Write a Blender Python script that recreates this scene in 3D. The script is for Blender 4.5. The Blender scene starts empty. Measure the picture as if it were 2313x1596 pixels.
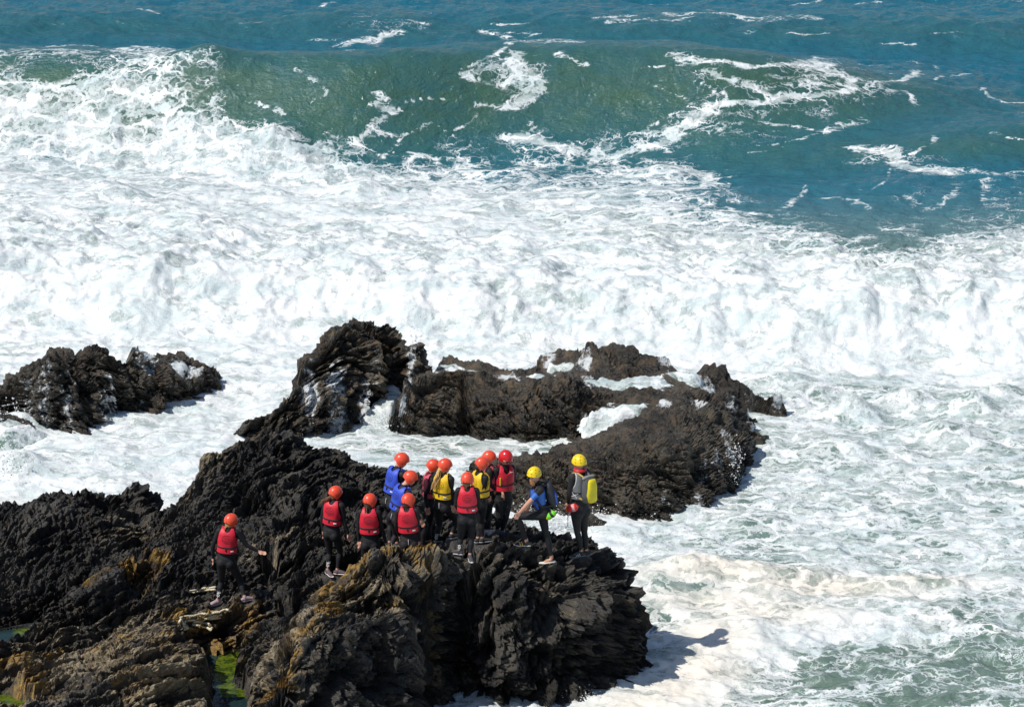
import bpy, math, random
import numpy as np
from mathutils import Vector, Matrix

# ------------------------------------------------------------------ camera, light, exposure
scn = bpy.context.scene
COL = scn.collection
CAM_H, PITCH, FPX = 27.0, math.radians(20.0), 7974.0      # focal length in units of a 2313 x 1596 frame
CX, CY, FW = 1156.5, 797.5, 2313.0
cam = bpy.data.cameras.new('camera')
cam.sensor_width = 36.0
cam.lens = 36.0 * FPX / FW
cam.clip_start, cam.clip_end = 1.0, 9000.0
camo = bpy.data.objects.new('camera', cam); COL.objects.link(camo)
camo.location = (0, 0, CAM_H); camo.rotation_euler = (math.pi/2 - PITCH, 0, 0)
scn.camera = camo

SUN_EL, LX, LY = math.radians(53.0), 0.90, 0.44          # horizontal direction in which the light travels
world = bpy.data.worlds.new('World'); scn.world = world; world.use_nodes = True
wn = world.node_tree; wn.nodes.clear()
sky = wn.nodes.new('ShaderNodeTexSky'); sky.sky_type = 'NISHITA'; sky.sun_disc = False
sky.sun_elevation = SUN_EL
sky.sun_rotation = math.atan2(-LX, -LY)                  # the sun stands opposite to the light's travel
sky.altitude = 20; sky.air_density = 1.0; sky.dust_density = 0.6; sky.ozone_density = 1.5
bg = wn.nodes.new('ShaderNodeBackground'); bg.inputs['Strength'].default_value = 0.095
wo = wn.nodes.new('ShaderNodeOutputWorld')
wn.links.new(sky.outputs[0], bg.inputs[0]); wn.links.new(bg.outputs[0], wo.inputs[0])
sun = bpy.data.lights.new('sun', 'SUN'); sun.energy = 4.25; sun.angle = math.radians(0.5); sun.color = (1.0, 0.955, 0.88)
suno = bpy.data.objects.new('sun', sun); COL.objects.link(suno)
ld = Vector((LX*math.cos(SUN_EL), LY*math.cos(SUN_EL), -math.sin(SUN_EL)))
suno.rotation_euler = ld.to_track_quat('-Z', 'Y').to_euler(); suno.location = (-20, 30, 40)
scn.view_settings.view_transform = 'Standard'; scn.view_settings.look = 'None'
scn.view_settings.exposure = 0.0; scn.view_settings.gamma = 1.0; scn.view_settings.use_curve_mapping = False
scn.cycles.max_bounces = 6; scn.cycles.diffuse_bounces = 3; scn.cycles.glossy_bounces = 3
scn.cycles.use_denoising = True

# ------------------------------------------------------------------ geometry helpers
def ray(px, py):
    a = (np.asarray(px, float) - CX) / FPX; b = (CY - np.asarray(py, float)) / FPX
    c, s = math.cos(PITCH), math.sin(PITCH)
    return a, c + b*s, -s + b*c
def at_z(px, py, z):
    dx, dy, dz = ray(px, py); t = (np.asarray(z, float) - CAM_H) / dz
    return dx*t, dy*t
def at_y(px, py, Y):
    dx, dy, dz = ray(px, py); t = Y / dy
    return np.array([dx*t, Y, CAM_H + dz*t])
def to_px(x, y, z):
    c, s = math.cos(PITCH), math.sin(PITCH); dz = z - CAM_H
    d = y*c - dz*s; v = y*s + dz*c
    return CX + FPX*x/d, CY - FPX*v/d

def _h(ix, iy, iz, seed):
    h = (ix*374761393 + iy*668265263 + iz*1274126177 + seed*974634777) & 0xffffffff
    h = ((h ^ (h >> 13)) * 1274126177) & 0xffffffff
    return h ^ (h >> 16)
def perlin(x, y, z=0.0, seed=0):
    x, y, z = np.broadcast_arrays(np.asarray(x, float), np.asarray(y, float), np.asarray(z, float))
    x0, y0, z0 = np.floor(x), np.floor(y), np.floor(z)
    fx, fy, fz = x-x0, y-y0, z-z0
    ix, iy, iz = x0.astype(np.int64), y0.astype(np.int64), z0.astype(np.int64)
    ux, uy, uz = (f*f*f*(f*(f*6-15)+10) for f in (fx, fy, fz))
    out = 0
    for a in (0, 1):
        for b in (0, 1):
            for c in (0, 1):
                h = _h(ix+a, iy+b, iz+c, seed)
                g = ((h & 1023)/511.5-1)*(fx-a) + (((h >> 10) & 1023)/511.5-1)*(fy-b) + (((h >> 20) & 1023)/511.5-1)*(fz-c)
                out = out + g*(ux if a else 1-ux)*(uy if b else 1-uy)*(uz if c else 1-uz)
    return out*1.25
def fbm(x, y, z=0.0, seed=0, oct=4, gain=.5, ridge=False):
    o, amp, f = 0, 1., 1.
    for k in range(oct):
        n = perlin(x*f+k*7.3, y*f-k*3.1, z*f+k*1.7, seed+k)
        o = o + amp*((1-2*np.abs(n))-.6 if ridge else n); amp *= gain; f *= 2.03
    return o
def cells(x, y, z, seed=0):
    """nearest jittered cell: its random value, the gap to the second nearest, and a tilted facet height"""
    x0, y0, z0 = (np.floor(v).astype(np.int64) for v in (x, y, z))
    fx, fy, fz = (v-w for v, w in ((x, x0), (y, y0), (z, z0)))
    b1 = np.full(x.shape, 9., np.float32); b2 = b1.copy(); hb = np.zeros(x.shape, np.int64)
    ox, oy, oz = (np.zeros(x.shape, np.float32) for _ in range(3))
    for a in (-1, 0, 1):
        for b in (-1, 0, 1):
            for c in (-1, 0, 1):
                h = _h(x0+a, y0+b, z0+c, seed)
                dx = (fx-a-(h & 1023)/1024).astype(np.float32); dy = (fy-b-((h >> 10) & 1023)/1024).astype(np.float32); dz = (fz-c-((h >> 20) & 1023)/1024).astype(np.float32)
                d = dx*dx+dy*dy+dz*dz; near = d < b1
                b2 = np.where(near, b1, np.minimum(b2, d)); b1 = np.where(near, d, b1); hb = np.where(near, h, hb)
                ox = np.where(near, dx, ox); oy = np.where(near, dy, oy); oz = np.where(near, dz, oz)
    g = ((hb*2654435761) >> 7)
    tilt = ox*((g & 255)/127.5-1)+oy*(((g >> 8) & 255)/127.5-1)+oz*(((g >> 16) & 255)/127.5-1)
    return ((hb >> 5) & 4095)/4095, np.sqrt(b2)-np.sqrt(b1), tilt
def sstep(a, b, x):
    t = np.clip((x-a)/(b-a), 0, 1); return t*t*(3-2*t)

def grid_faces(nr, nc, keep=None):
    i = np.arange(nr*nc).reshape(nr, nc)
    f = np.stack([i[:-1, :-1], i[:-1, 1:], i[1:, 1:], i[1:, :-1]], -1).reshape(-1, 4)
    if keep is not None: f = f[keep.reshape(nr, nc)[:-1, :-1].ravel() | keep.reshape(nr, nc)[1:, 1:].ravel()]
    return f
def mesh_np(name, V, F, mat=None, attrs=None, smooth=True, parent=None, matidx=None):
    V = np.asarray(V, np.float32).reshape(-1, 3); F = np.asarray(F, np.int32)
    me = bpy.data.meshes.new(name); n = len(F); k = F.shape[1]
    me.vertices.add(len(V)); me.vertices.foreach_set('co', V.ravel())
    me.loops.add(n*k); me.loops.foreach_set('vertex_index', F.ravel())
    me.polygons.add(n); me.polygons.foreach_set('loop_start', np.arange(0, n*k, k, dtype=np.int32))
    me.update(calc_edges=True)
    me.polygons.foreach_set('use_smooth', np.full(n, bool(smooth)))
    for m in (mat if isinstance(mat, (list, tuple)) else [mat]):
        if m: me.materials.append(m)
    if matidx is not None: me.polygons.foreach_set('material_index', np.asarray(matidx, np.int32))
    for an, av in (attrs or {}).items():
        a = me.attributes.new(an, 'FLOAT', 'POINT'); a.data.foreach_set('value', np.asarray(av, np.float32).ravel())
    o = bpy.data.objects.new(name, me); COL.objects.link(o)
    if parent: o.parent = parent
    return o
def tag(o, label=None, cat=None, group=None, kind=None):
    for k, v in (('label', label), ('category', cat), ('group', group), ('kind', kind)):
        if v: o[k] = v
    return o

# ------------------------------------------------------------------ materials
class NT:
    def __init__(s, name):
        s.m = bpy.data.materials.new(name); s.m.use_nodes = True; s.t = s.m.node_tree; s.t.nodes.clear()
        s.out = s.n('ShaderNodeOutputMaterial'); s.p = s.n('ShaderNodeBsdfPrincipled'); s.l(s.p.outputs[0], s.out.inputs[0])
    def n(s, t, **k):
        x = s.t.nodes.new(t)
        for a, b in k.items(): setattr(x, a, b)
        return x
    def l(s, a, b): s.t.links.new(a, b)
    def put(s, sock, v):
        if hasattr(v, 'is_linked') or hasattr(v, 'links'): s.l(v, sock)
        else: sock.default_value = v
    def math(s, op, a, b=0.0, c=None, clamp=False):
        x = s.n('ShaderNodeMath', operation=op, use_clamp=clamp); s.put(x.inputs[0], a); s.put(x.inputs[1], b)
        if c is not None: s.put(x.inputs[2], c)
        return x.outputs[0]
    def noise(s, vec, scale, detail=4, rough=.55, dist=0.0, col=False, ntype='FBM', dim='3D', w=None):
        x = s.n('ShaderNodeTexNoise', noise_dimensions=dim); x.noise_type = ntype
        if vec is not None: s.l(vec, x.inputs['Vector'])
        x.inputs['Scale'].default_value = scale; x.inputs['Detail'].default_value = detail
        x.inputs['Roughness'].default_value = rough; x.inputs['Distortion'].default_value = dist
        return x.outputs['Color' if col else 'Fac']
    def voro(s, vec, scale, feature='DISTANCE_TO_EDGE', out='Distance', rnd=1.0):
        x = s.n('ShaderNodeTexVoronoi', feature=feature); s.l(vec, x.inputs['Vector']); x.inputs['Scale'].default_value = scale
        x.inputs['Randomness'].default_value = rnd
        return x.outputs[out]
    def ss(s, v, a, b, lo=0., hi=1.):
        x = s.n('ShaderNodeMapRange', interpolation_type='SMOOTHSTEP'); s.put(x.inputs[0], v)
        s.put(x.inputs[1], a); s.put(x.inputs[2], b); s.put(x.inputs[3], lo); s.put(x.inputs[4], hi); return x.outputs[0]
    def mix(s, f, a, b):
        x = s.n('ShaderNodeMix', data_type='RGBA'); s.put(x.inputs[0], f)
        for k, v in ((6, a), (7, b)):
            s.put(x.inputs[k], (*v, 1) if isinstance(v, tuple) and len(v) == 3 else v)
        return x.outputs[2]
    def attr(s, name): return s.n('ShaderNodeAttribute', attribute_name=name).outputs['Fac']
    def pos(s): return s.n('ShaderNodeNewGeometry').outputs['Position']
    def obj(s): return s.n('ShaderNodeTexCoord').outputs['Object']
    def vscale(s, v, sc, rot=(0, 0, 0)):
        x = s.n('ShaderNodeMapping'); s.l(v, x.inputs[0]); x.inputs['Scale'].default_value = sc; x.inputs['Rotation'].default_value = rot; return x.outputs[0]
    def vadd(s, a, b, k=1.0):
        sub = s.n('ShaderNodeVectorMath', operation='SUBTRACT'); s.l(b, sub.inputs[0]); sub.inputs[1].default_value = (.5, .5, .5)
        m = s.n('ShaderNodeVectorMath', operation='SCALE'); s.l(sub.outputs[0], m.inputs[0]); m.inputs['Scale'].default_value = k
        x = s.n('ShaderNodeVectorMath', operation='ADD'); s.l(a, x.inputs[0]); s.l(m.outputs[0], x.inputs[1]); return x.outputs[0]
    def bump(s, h, dist, strength=1.0, normal=None):
        x = s.n('ShaderNodeBump'); s.l(h, x.inputs['Height']); x.inputs['Distance'].default_value = dist
        s.put(x.inputs['Strength'], strength)
        if normal is not None: s.l(normal, x.inputs['Normal'])
        return x.outputs[0]
    def set(s, **k):
        for a, v in k.items():
            sock = s.p.inputs[a.replace('_', ' ')]
            if isinstance(v, tuple) and len(v) == 3 and sock.type == 'RGBA': v = (*v, 1)
            s.put(sock, v)
        return s.m

def simple(name, col, rough=.6, var=.15, scale=40, bump=.0, **k):
    t = NT(name); p = t.obj(); n = t.noise(p, scale, 3)
    d = tuple(c*(1-var) for c in col); b = tuple(min(1, c*(1+var)) for c in col)
    if bump: t.set(Normal=t.bump(t.noise(p, scale*.6, 3), bump, .6))
    return t.set(Base_Color=t.mix(n, d, b), Roughness=rough, **k)

def rock_material(name, dark, mid, brownish, wet=.0):
    t = NT(name); P = t.pos()
    big = t.noise(P, .9, 4, .6); med = t.noise(P, 5, 5, .65); fine = t.noise(P, 28, 5, .7)
    c = t.mix(t.ss(big, .4, .66), dark, mid)
    c = t.mix(t.math('MULTIPLY', t.ss(med, .45, .7), t.attr('brown')), c, brownish)
    c = t.mix(t.ss(fine, .55, .78, 0, .55), c, (.17, .16, .145))          # pale flecks painted into the rock colour as glints
    spk = t.voro(P, 16, 'F1', 'Distance')
    c = t.mix(t.math('MULTIPLY', t.ss(spk, .16, .05), t.ss(t.noise(P, 2.2, 3), .5, .68)), c, (.42, .40, .36))   # barnacles
    # lichens: cream-grey and orange crusts growing where masks and noise allow
    ln = t.noise(P, 3.4, 6, .7)
    geo = t.n('ShaderNodeNewGeometry'); zp = t.n('ShaderNodeSeparateXYZ'); t.l(P, zp.inputs[0]); wetz = t.ss(t.math('ADD', zp.outputs[2], t.math('MULTIPLY', t.math('SUBTRACT', big, .5), 1.2)), .75, .15); c = t.mix(t.math('MULTIPLY', wetz, .45), c, (.02, .017, .013)); sep = t.n('ShaderNodeSeparateXYZ'); t.l(geo.outputs['Normal'], sep.inputs[0])
    lo = t.noise(P, 9, 5, .7); crest = t.ss(t.attr('crest'), -.25, .25)
    pale = t.math('MULTIPLY', t.ss(t.math('ADD', t.math('MULTIPLY', t.attr('pale'), .55), t.math('ADD', t.math('MULTIPLY', ln, .75), t.math('MULTIPLY', sep.outputs[2], .12))), .58, .78), t.math('MULTIPLY', crest, t.ss(t.attr('pale'), .05, .3)))
    c = t.mix(t.math('MULTIPLY', pale, .8), c, t.mix(t.ss(lo, .35, .65), (.19, .13, .06), (.46, .39, .27)))
    org = t.math('MULTIPLY', t.ss(t.math('ADD', t.math('MULTIPLY', t.attr('orange'), .5), t.math('MULTIPLY', t.noise(P, 4.5, 6, .7, .4), .8)), .60, .76), t.math('MULTIPLY', t.ss(crest, 0, 1, .25, 1), t.ss(t.attr('orange'), .05, .3)))
    c = t.mix(t.math('MULTIPLY', org, .9), c, t.mix(t.ss(lo, .4, .65), (.22, .12, .03), (.44, .28, .07)))
    vd = t.voro(t.vadd(P, t.noise(P, 3, 2, col=True), .5), 9, 'F1', 'Color'); vs = t.n('ShaderNodeSeparateXYZ'); t.l(vd, vs.inputs[0])
    wn_ = t.noise(t.vscale(P, (1.3, 1.0, .5)), 3.6, 7, .7, 1.0, ntype='RIDGED_MULTIFRACTAL'); ws = t.noise(P, 7, 5, .7)
    wsh = t.ss(t.math('ADD', t.math('MULTIPLY', t.attr('wash'), .55), t.math('ADD', t.math('MULTIPLY', ws, .6), t.math('MULTIPLY', wn_, .14))), .66, .75)
    wsh = t.math('MULTIPLY', wsh, t.ss(t.attr('wash'), .1, .4)); c = t.mix(wsh, c, (.74, .77, .78))
    h = t.math('ADD', t.math('MULTIPLY', fine, .7), t.math('MULTIPLY', t.noise(t.vscale(P, (1, 1, .45)), 12, 6, .75, .5, ntype='RIDGED_MULTIFRACTAL'), .5))
    h = t.math('ADD', h, t.math('MULTIPLY', vs.outputs[0], .5))
    nrm = t.bump(h, .07, 1.0)
    return t.set(Base_Color=c, Roughness=t.math('SUBTRACT', t.ss(med, .35, .65, .36, .7), t.math('ADD', t.math('MULTIPLY', wetz, .14), wet*.4)), Normal=nrm, Specular_IOR_Level=.35+wet)
MROCK_F = rock_material('black_shelf_rock', (.026, .026, .027), (.092, .086, .077), (.15, .11, .065))
MROCK_B = rock_material('wet_brown_rock', (.022, .019, .016), (.088, .076, .058), (.17, .115, .06), .3)

def sea_material(name, pool=False):
    t = NT(name); P = t.pos()
    cov, milk, cream, facelight_near = t.attr('foam'), t.attr('milk'), t.attr('cream'), t.attr('lift')
    w1 = t.noise(P, .45, 3, .6, col=True); P1 = t.vadd(t.vscale(P, (.62, 1.15, 1)), w1, 1.4)
    w2 = t.noise(P, 2.2, 4, .65, col=True); P2 = t.vadd(P1, w2, .75)
    n1 = t.noise(P1, 1.15, 8, .66, .6)            # patches
    n2 = t.noise(P2, 3.2, 6, .65)
    e1 = t.voro(P2, 1.35); e2 = t.voro(P2, 3.4)
    wdt = t.ss(cov, .05, .8, .006, .16)
    lace1 = t.ss(e1, wdt, t.math('MULTIPLY', wdt, .35), 0, 1)
    lace2 = t.ss(e2, t.math('MULTIPLY', wdt, 1.5), t.math('MULTIPLY', wdt, .4), 0, 1)
    gate = t.ss(t.math('ADD', cov, t.math('MULTIPLY', t.math('SUBTRACT', n1, .5), 1.5)), .18, .42)
    lace = t.math('MULTIPLY', t.math('MAXIMUM', lace1, t.math('MULTIPLY', lace2, .7)), gate)
    m = t.math('ADD', t.math('MULTIPLY', n1, .62), t.math('MULTIPLY', n2, .38))
    th = t.n('ShaderNodeMapRange'); t.l(cov, th.inputs[0]); th.inputs[3].default_value = .80; th.inputs[4].default_value = .37; th = th.outputs[0]
    patch = t.ss(m, th, t.math('ADD', th, .085))
    film = t.ss(m, t.math('SUBTRACT', th, .13), t.math('ADD', th, .03), 0, .5)
    foam = t.math('MAXIMUM', t.math('MAXIMUM', patch, lace), film, clamp=True)
    foam = t.math('MULTIPLY', foam, t.ss(cov, .015, .16))
    body = t.mix(milk, (.012, .125, .185), (.15, .22, .19))
    body = t.mix(facelight_near, body, t.mix(milk, (.052, .118, .085), (.10, .15, .105)))
    body = t.mix(t.ss(n1, .35, .7, 0, .35), body, t.mix(milk, (.008, .095, .165), (.26, .36, .33)))
    fcol = t.mix(t.ss(t.noise(t.vscale(P2, (.55, 1.5, 1)), 1.6, 7, .72), .36, .60), (.58, .67, .68), (.85, .87, .87))
    fcol = t.mix(cream, fcol, t.mix(n2, (.74, .67, .57), (.87, .83, .76)))
    col = t.mix(foam, body, fcol)
    rip = t.math('ADD', t.noise(t.vscale(P, (.75, 1.25, 1)), 2.6, 5, .6, .3), t.math('MULTIPLY', t.noise(P, 11, 4, .6), .18))
    fo = t.math('ADD', t.noise(P2, 5, 7, .72), t.math('MULTIPLY', foam, .6))
    nr = t.bump(rip, .13, t.math('SUBTRACT', 1.0, t.math('MULTIPLY', foam, .6)))
    nr = t.bump(fo, .048, t.math('MULTIPLY', foam, t.ss(cream, 0, 1, .85, .3)), nr)
    return t.set(Base_Color=col, Roughness=t.ss(foam, 0, 1, .10, .75), Normal=nr, IOR=1.333, Specular_IOR_Level=t.ss(foam, 0, 1, .5, .2))
MSEA = sea_material('sea_water_and_foam')
MSPRAY = simple('white_spray', (.85, .87, .87), .6, .05, 5)
# ------------------------------------------------------------------ rocks
def pts3(lst):
    a = np.array(lst, float); x, y = at_z(a[:, 0], a[:, 1], a[:, 2]); return np.stack([x, y, a[:, 2]], 1)
def rbf_fit(P, c=.25, reg=.02):
    d = np.sqrt(((P[:, None, :2]-P[None, :, :2])**2).sum(-1)+c*c); n = len(P)
    A = np.zeros((n+1, n+1)); A[:n, :n] = -d - np.eye(n)*-reg*0 ; A[:n, :n] += np.eye(n)*reg; A[:n, n] = A[n, :n] = 1
    w = np.linalg.solve(A, np.append(P[:, 2], 0)); return w
def rbf_eval(P, w, X, Y, c=.25):
    out = np.full(X.shape, w[-1])
    for k in range(len(P)): out -= w[k]*np.sqrt((X-P[k, 0])**2+(Y-P[k, 1])**2+c*c)
    return out
def poly_sd(poly, X, Y):
    """signed distance, positive outside"""
    d = np.full(X.shape, 1e9); ins = np.zeros(X.shape, bool); n = len(poly)
    for i in range(n):
        ax, ay = poly[i][:2]; bx, by = poly[(i+1) % n][:2]
        ex, ey = bx-ax, by-ay; L = ex*ex+ey*ey+1e-12
        t = np.clip(((X-ax)*ex+(Y-ay)*ey)/L, 0, 1)
        d = np.minimum(d, (X-ax-t*ex)**2+(Y-ay-t*ey)**2)
        c = ((ay > Y) != (by > Y)) & (X < (bx-ax)*(Y-ay)/(by-ay+1e-12)+ax); ins ^= c
    return np.where(ins, -1, 1)*np.sqrt(d)
def bilerp(G, x0, y0, s, X, Y):
    u = np.clip((X-x0)/s, 0, G.shape[1]-1.001); v = np.clip((Y-y0)/s, 0, G.shape[0]-1.001)
    i = u.astype(int); j = v.astype(int); fu = u-i; fv = v-j
    return (G[j, i]*(1-fu)+G[j, i+1]*fu)*(1-fv)+(G[j+1, i]*(1-fu)+G[j+1, i+1]*fu)*fv

def build_rock(name, poly_px, inner_px, mat, dx, nrow, strike, dip, amp, slope=4.0, seed=1, extra=None, lich=(), pads=(), pools=(), warp=.12, cut=None, post=None, calm=(), cellk=1.0, lean=(.2, -.4), neg=1.25, nblur=.28):
    poly = pts3(poly_px); inner = pts3(inner_px) if len(inner_px) else np.zeros((0, 3))
    C = np.vstack([poly, inner] + ([np.array(extra)] if extra is not None and len(extra) else []))
    w = rbf_fit(C)
    x0, x1 = poly[:, 0].min()-.9, poly[:, 0].max()+.9; y0, y1 = poly[:, 1].min()-.9, poly[:, 1].max()+.9
    s = .06; gx, gy = np.meshgrid(np.arange(x0-.3, x1+.3, s), np.arange(y0-.3, y1+.3, s))
    wx = gx+warp*fbm(gx*1.7, gy*1.7, 0, seed+50, 3); wy = gy+warp*fbm(gx*1.7, gy*1.7, 5, seed+60, 3)
    sd = poly_sd(poly, wx, wy)
    G = rbf_eval(C, w, wx, wy) - slope*np.maximum(sd, 0)**1.0
    if cut: G = cut(G, gx, gy)
    G = np.maximum(G, -.8)
    nc = int((x1-x0)/dx)+1; xs = np.linspace(x0, x1, nc)
    ny = int((y1-y0)/.02); ys = np.linspace(y0, y1, ny)
    FX, FY = np.meshgrid(xs, ys)
    H = bilerp(G, x0-.3, y0-.3, s, FX, FY)
    dh = np.diff(H, axis=0); under = (H[1:] < -.45)
    seg = np.where(under, .004, np.sqrt(.02**2*.6+dh*dh*.9)); arc = np.vstack([np.zeros((1, nc)), np.cumsum(seg, 0)])
    Yv = np.empty((nrow, nc)); q = np.linspace(0, 1, nrow)
    k = np.ones(5)/5                                             # smooth the arc tables across columns
    arc /= arc[-1]
    pad = np.pad(arc, ((0, 0), (2, 2)), mode='edge'); arc = sum(pad[:, i:i+nc] for i in range(5))/5
    for c in range(nc): Yv[:, c] = np.interp(q, arc[:, c], ys)
    X = np.broadcast_to(xs, Yv.shape).copy(); Z = bilerp(G, x0-.3, y0-.3, s, X, Yv)
    # normals
    def normals(X, Y, Z):
        a = np.stack([np.gradient(v, axis=1) for v in (X, Y, Z)], -1); b = np.stack([np.gradient(v, axis=0) for v in (X, Y, Z)], -1)
        n = np.cross(a, b); n /= np.linalg.norm(n, axis=-1, keepdims=True)+1e-12; return n
    N = normals(X, Yv, Z)
    Nb = N.copy()
    rad = max(3, int(nblur/dx))
    for _ in range(3):
        for ax in (0, 1):
            pw = [(0, 0)]*3; pw[ax] = (rad+1, rad); cs = np.cumsum(np.pad(Nb, pw, mode='edge'), axis=ax)
            n_ = Nb.shape[ax]; Nb = (np.take(cs, np.arange(2*rad+1, 2*rad+1+n_), axis=ax)-np.take(cs, np.arange(0, n_), axis=ax))/(2*rad+1)
    Nb /= np.linalg.norm(Nb, axis=-1, keepdims=True)+1e-12
    sx, sy = strike; L = math.hypot(sx, sy); sx /= L; sy /= L
    cd, sdp = math.cos(dip), math.sin(dip)
    nx, ny_, nz = -sy*sdp, sx*sdp, cd                            # bedding normal
    qx, qy, qz = sy*cd, -sx*cd, sdp                              # down-dip direction
    wv = fbm(X*.5, Yv*.5, Z*.5, seed+9, 2)*.5
    S = X*nx+Yv*ny_+Z*nz + wv; A = X*sx+Yv*sy + .3*wv; B = X*qx+Yv*qy+Z*qz
    D = .20*fbm(X*.9, Yv*.9, Z*.9, seed, 2) + .20*fbm(X*.62, Yv*.62, Z*.5, seed+3, 2, .5, True)
    D += .13*fbm(A*.9, B*1.1, S*3.2, seed+11, 2, .55, True)
    D += .085*(.4+.6*cellk)*fbm(A*2.1, B*2.6, S*8.0, seed+21, 3, .6, True)
    cv, cg, cf = cells(A*1.5+.3*wv, B*1.7, S*3.6, seed+31)
    D += cellk*(.17*(cv-.5)+.10*cf) - .06*(1-sstep(0, .10, cg))
    cv2, cg2, cf2 = cells(A*4.2, B*4.6, S*9.5, seed+41)
    D += .065*(cv2-.5)+.05*cf2 - .03*(1-sstep(0, .12, cg2))
    cv3, cg3, cf3 = cells(A*11, B*12, S*22, seed+43)
    D += .028*(cv3-.5)+.022*cf3
    D = np.where(D > 0, .32*np.tanh(D/.32), D)*amp
    D0 = D.copy()
    if post is not None: D = post(D, X, Yv, Z, A, B, S)
    for cpoly in calm:
        m = 1-sstep(-.05, .25, poly_sd(pts3(cpoly), X, Yv)); D = D*(1-.72*m)
    # people stand here: calmer rock under every sole
    for fx, fy, fz in pads:
        r = np.hypot(X-fx, Yv-fy); m = 1-sstep(.06, .22, r); D = D*(1-m)+m*0.0
        Z = Z*(1-m)+np.where(np.abs(Z-fz) < .8, fz, Z)*m
    Dn = np.where(D < 0, D*neg, D)
    PX, PY, PZ = X+Nb[..., 0]*Dn+lean[0]*D, Yv+Nb[..., 1]*Dn+lean[1]*D, Z+Nb[..., 2]*Dn
    for poolpoly, pz in pools:
        pw = pts3([(a, b, pz) for a, b in poolpoly]); sdp_ = poly_sd(pw, PX, PY)
        m = 1-sstep(-.12, .06, sdp_+.09*fbm(PX*4, PY*4, 0, 3, 2)); PZ = np.where(PZ > pz-.12, PZ*(1-m)+(pz-.12)*m, PZ)
        near = (1-sstep(0, .25, sdp_))*(sdp_ > 0)*(PZ < pz+.05); PZ = PZ+near*np.maximum(0, pz+.05-PZ)
    V = np.stack([PX, PY, PZ], -1)
    at = {'pale': np.zeros(PX.shape), 'orange': np.zeros(PX.shape), 'brown': np.full(PX.shape, .35), 'wash': np.zeros(PX.shape), 'crest': np.clip((D-sum(np.roll(D, k_, ax_) for k_ in (-9, 9) for ax_ in (0, 1))/4)*9, -1, 1)}
    for kind, lx, ly, lz, lr, ls in lich:
        wx_, wy_ = at_z(lx, ly, lz); at[kind] = np.maximum(at[kind], ls*np.exp(-((PX-wx_)**2+((PY-wy_)/(2.2 if kind == 'wash' else 1.0))**2)/(lr*lr)))
    keep = (PZ > -.55)
    o = mesh_np(name, V.reshape(-1, 3), grid_faces(nrow, nc, keep), mat, at, smooth=False)
    return o

BREF = [('brown', 900, 900, .6, 8, 1.0)]
BREF += [('wash', a, b, z, w_, s_) for a, b, z, w_, s_ in ((150,850,1.2,.35,.7),(100,880,.9,.35,.7),(245,832,1.2,.4,.8),(330,822,.7,.5,.9),(60,905,.5,.5,.7),(180,920,.4,.3,.6),(400,830,.5,.4,.8),(440,850,.3,.3,.9),
 (700,862,1.0,.35,.9),(760,856,1.0,.4,.9),(830,862,.9,.35,.9),(890,800,1.0,.3,.6),(930,790,1.2,.25,.8),(850,905,.4,.3,.8),(985,832,.8,.3,.8),(1060,838,.8,.4,.9),(1150,848,.8,.4,.9),(1250,858,.8,.3,.7),(1330,868,.8,.35,.8),(1240,808,.9,.3,.8),(1320,826,.9,.35,.8),(1500,808,1.0,.3,.8),(1440,790,1.2,.2,.5),
 (1560,850,.8,.35,.9),(1600,880,.6,.3,.9),(1360,940,.6,.35,1.0),(1340,960,.4,.3,1.0),(1420,950,.6,.3,.8),(1500,925,.85,.3,.8),(1580,905,.9,.35,.8),(1480,880,.8,.4,.8),(1380,900,.85,.3,.7),(1640,960,.9,.3,.7),(1550,990,1.0,.3,.5),(770,800,1.4,.3,.5),(1650,920,.5,.3,.8),(1690,900,.4,.25,.7),(1755,895,.3,.2,1.0),(1640,985,.8,.3,.6),(1620,1040,.6,.3,.7),(1590,1080,.4,.25,.7),(1650,1060,.2,.25,.8),(1700,950,.3,.25,.9),(1580,1130,.2,.3,.7),(1500,1140,.2,.35,.6),(1130,980,.1,.4,.3),(925,900,.5,.2,.8),(910,940,.3,.2,.8),(1180,865,.9,.2,.5))]
# --- left island
A_POLY = [(-200,900,.5),(0,868,.6),(40,845,.85),(65,812,1.15),(128,775,1.5),(190,785,1.45),(240,775,1.5),(300,797,1.2),(345,802,.6),(430,808,.4),(480,830,.3),(492,846,.08),(455,858,.3),(400,868,.4),(350,866,.55),(300,872,.5),(265,895,.4),(250,925,.18),(200,932,.2),(190,960,.15),(160,982,.05),(90,952,.2),(0,925,.25),(-200,950,.2)]
A_IN = [(150,840,1.25),(100,870,.95),(60,895,.6),(250,825,1.15),(350,830,.62),(150,915,.55),(220,865,.9),(120,830,1.3),(200,900,.6)]
island = build_rock('island_rock', A_POLY, A_IN, MROCK_B, .035, 230, (.86, -.45), 1.0, 1.0, 4, 3, lich=BREF, cellk=.7, nblur=.5)
tag(island, 'dark layered rock island at the left edge of the surf, apart from the others', 'rock')
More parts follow.
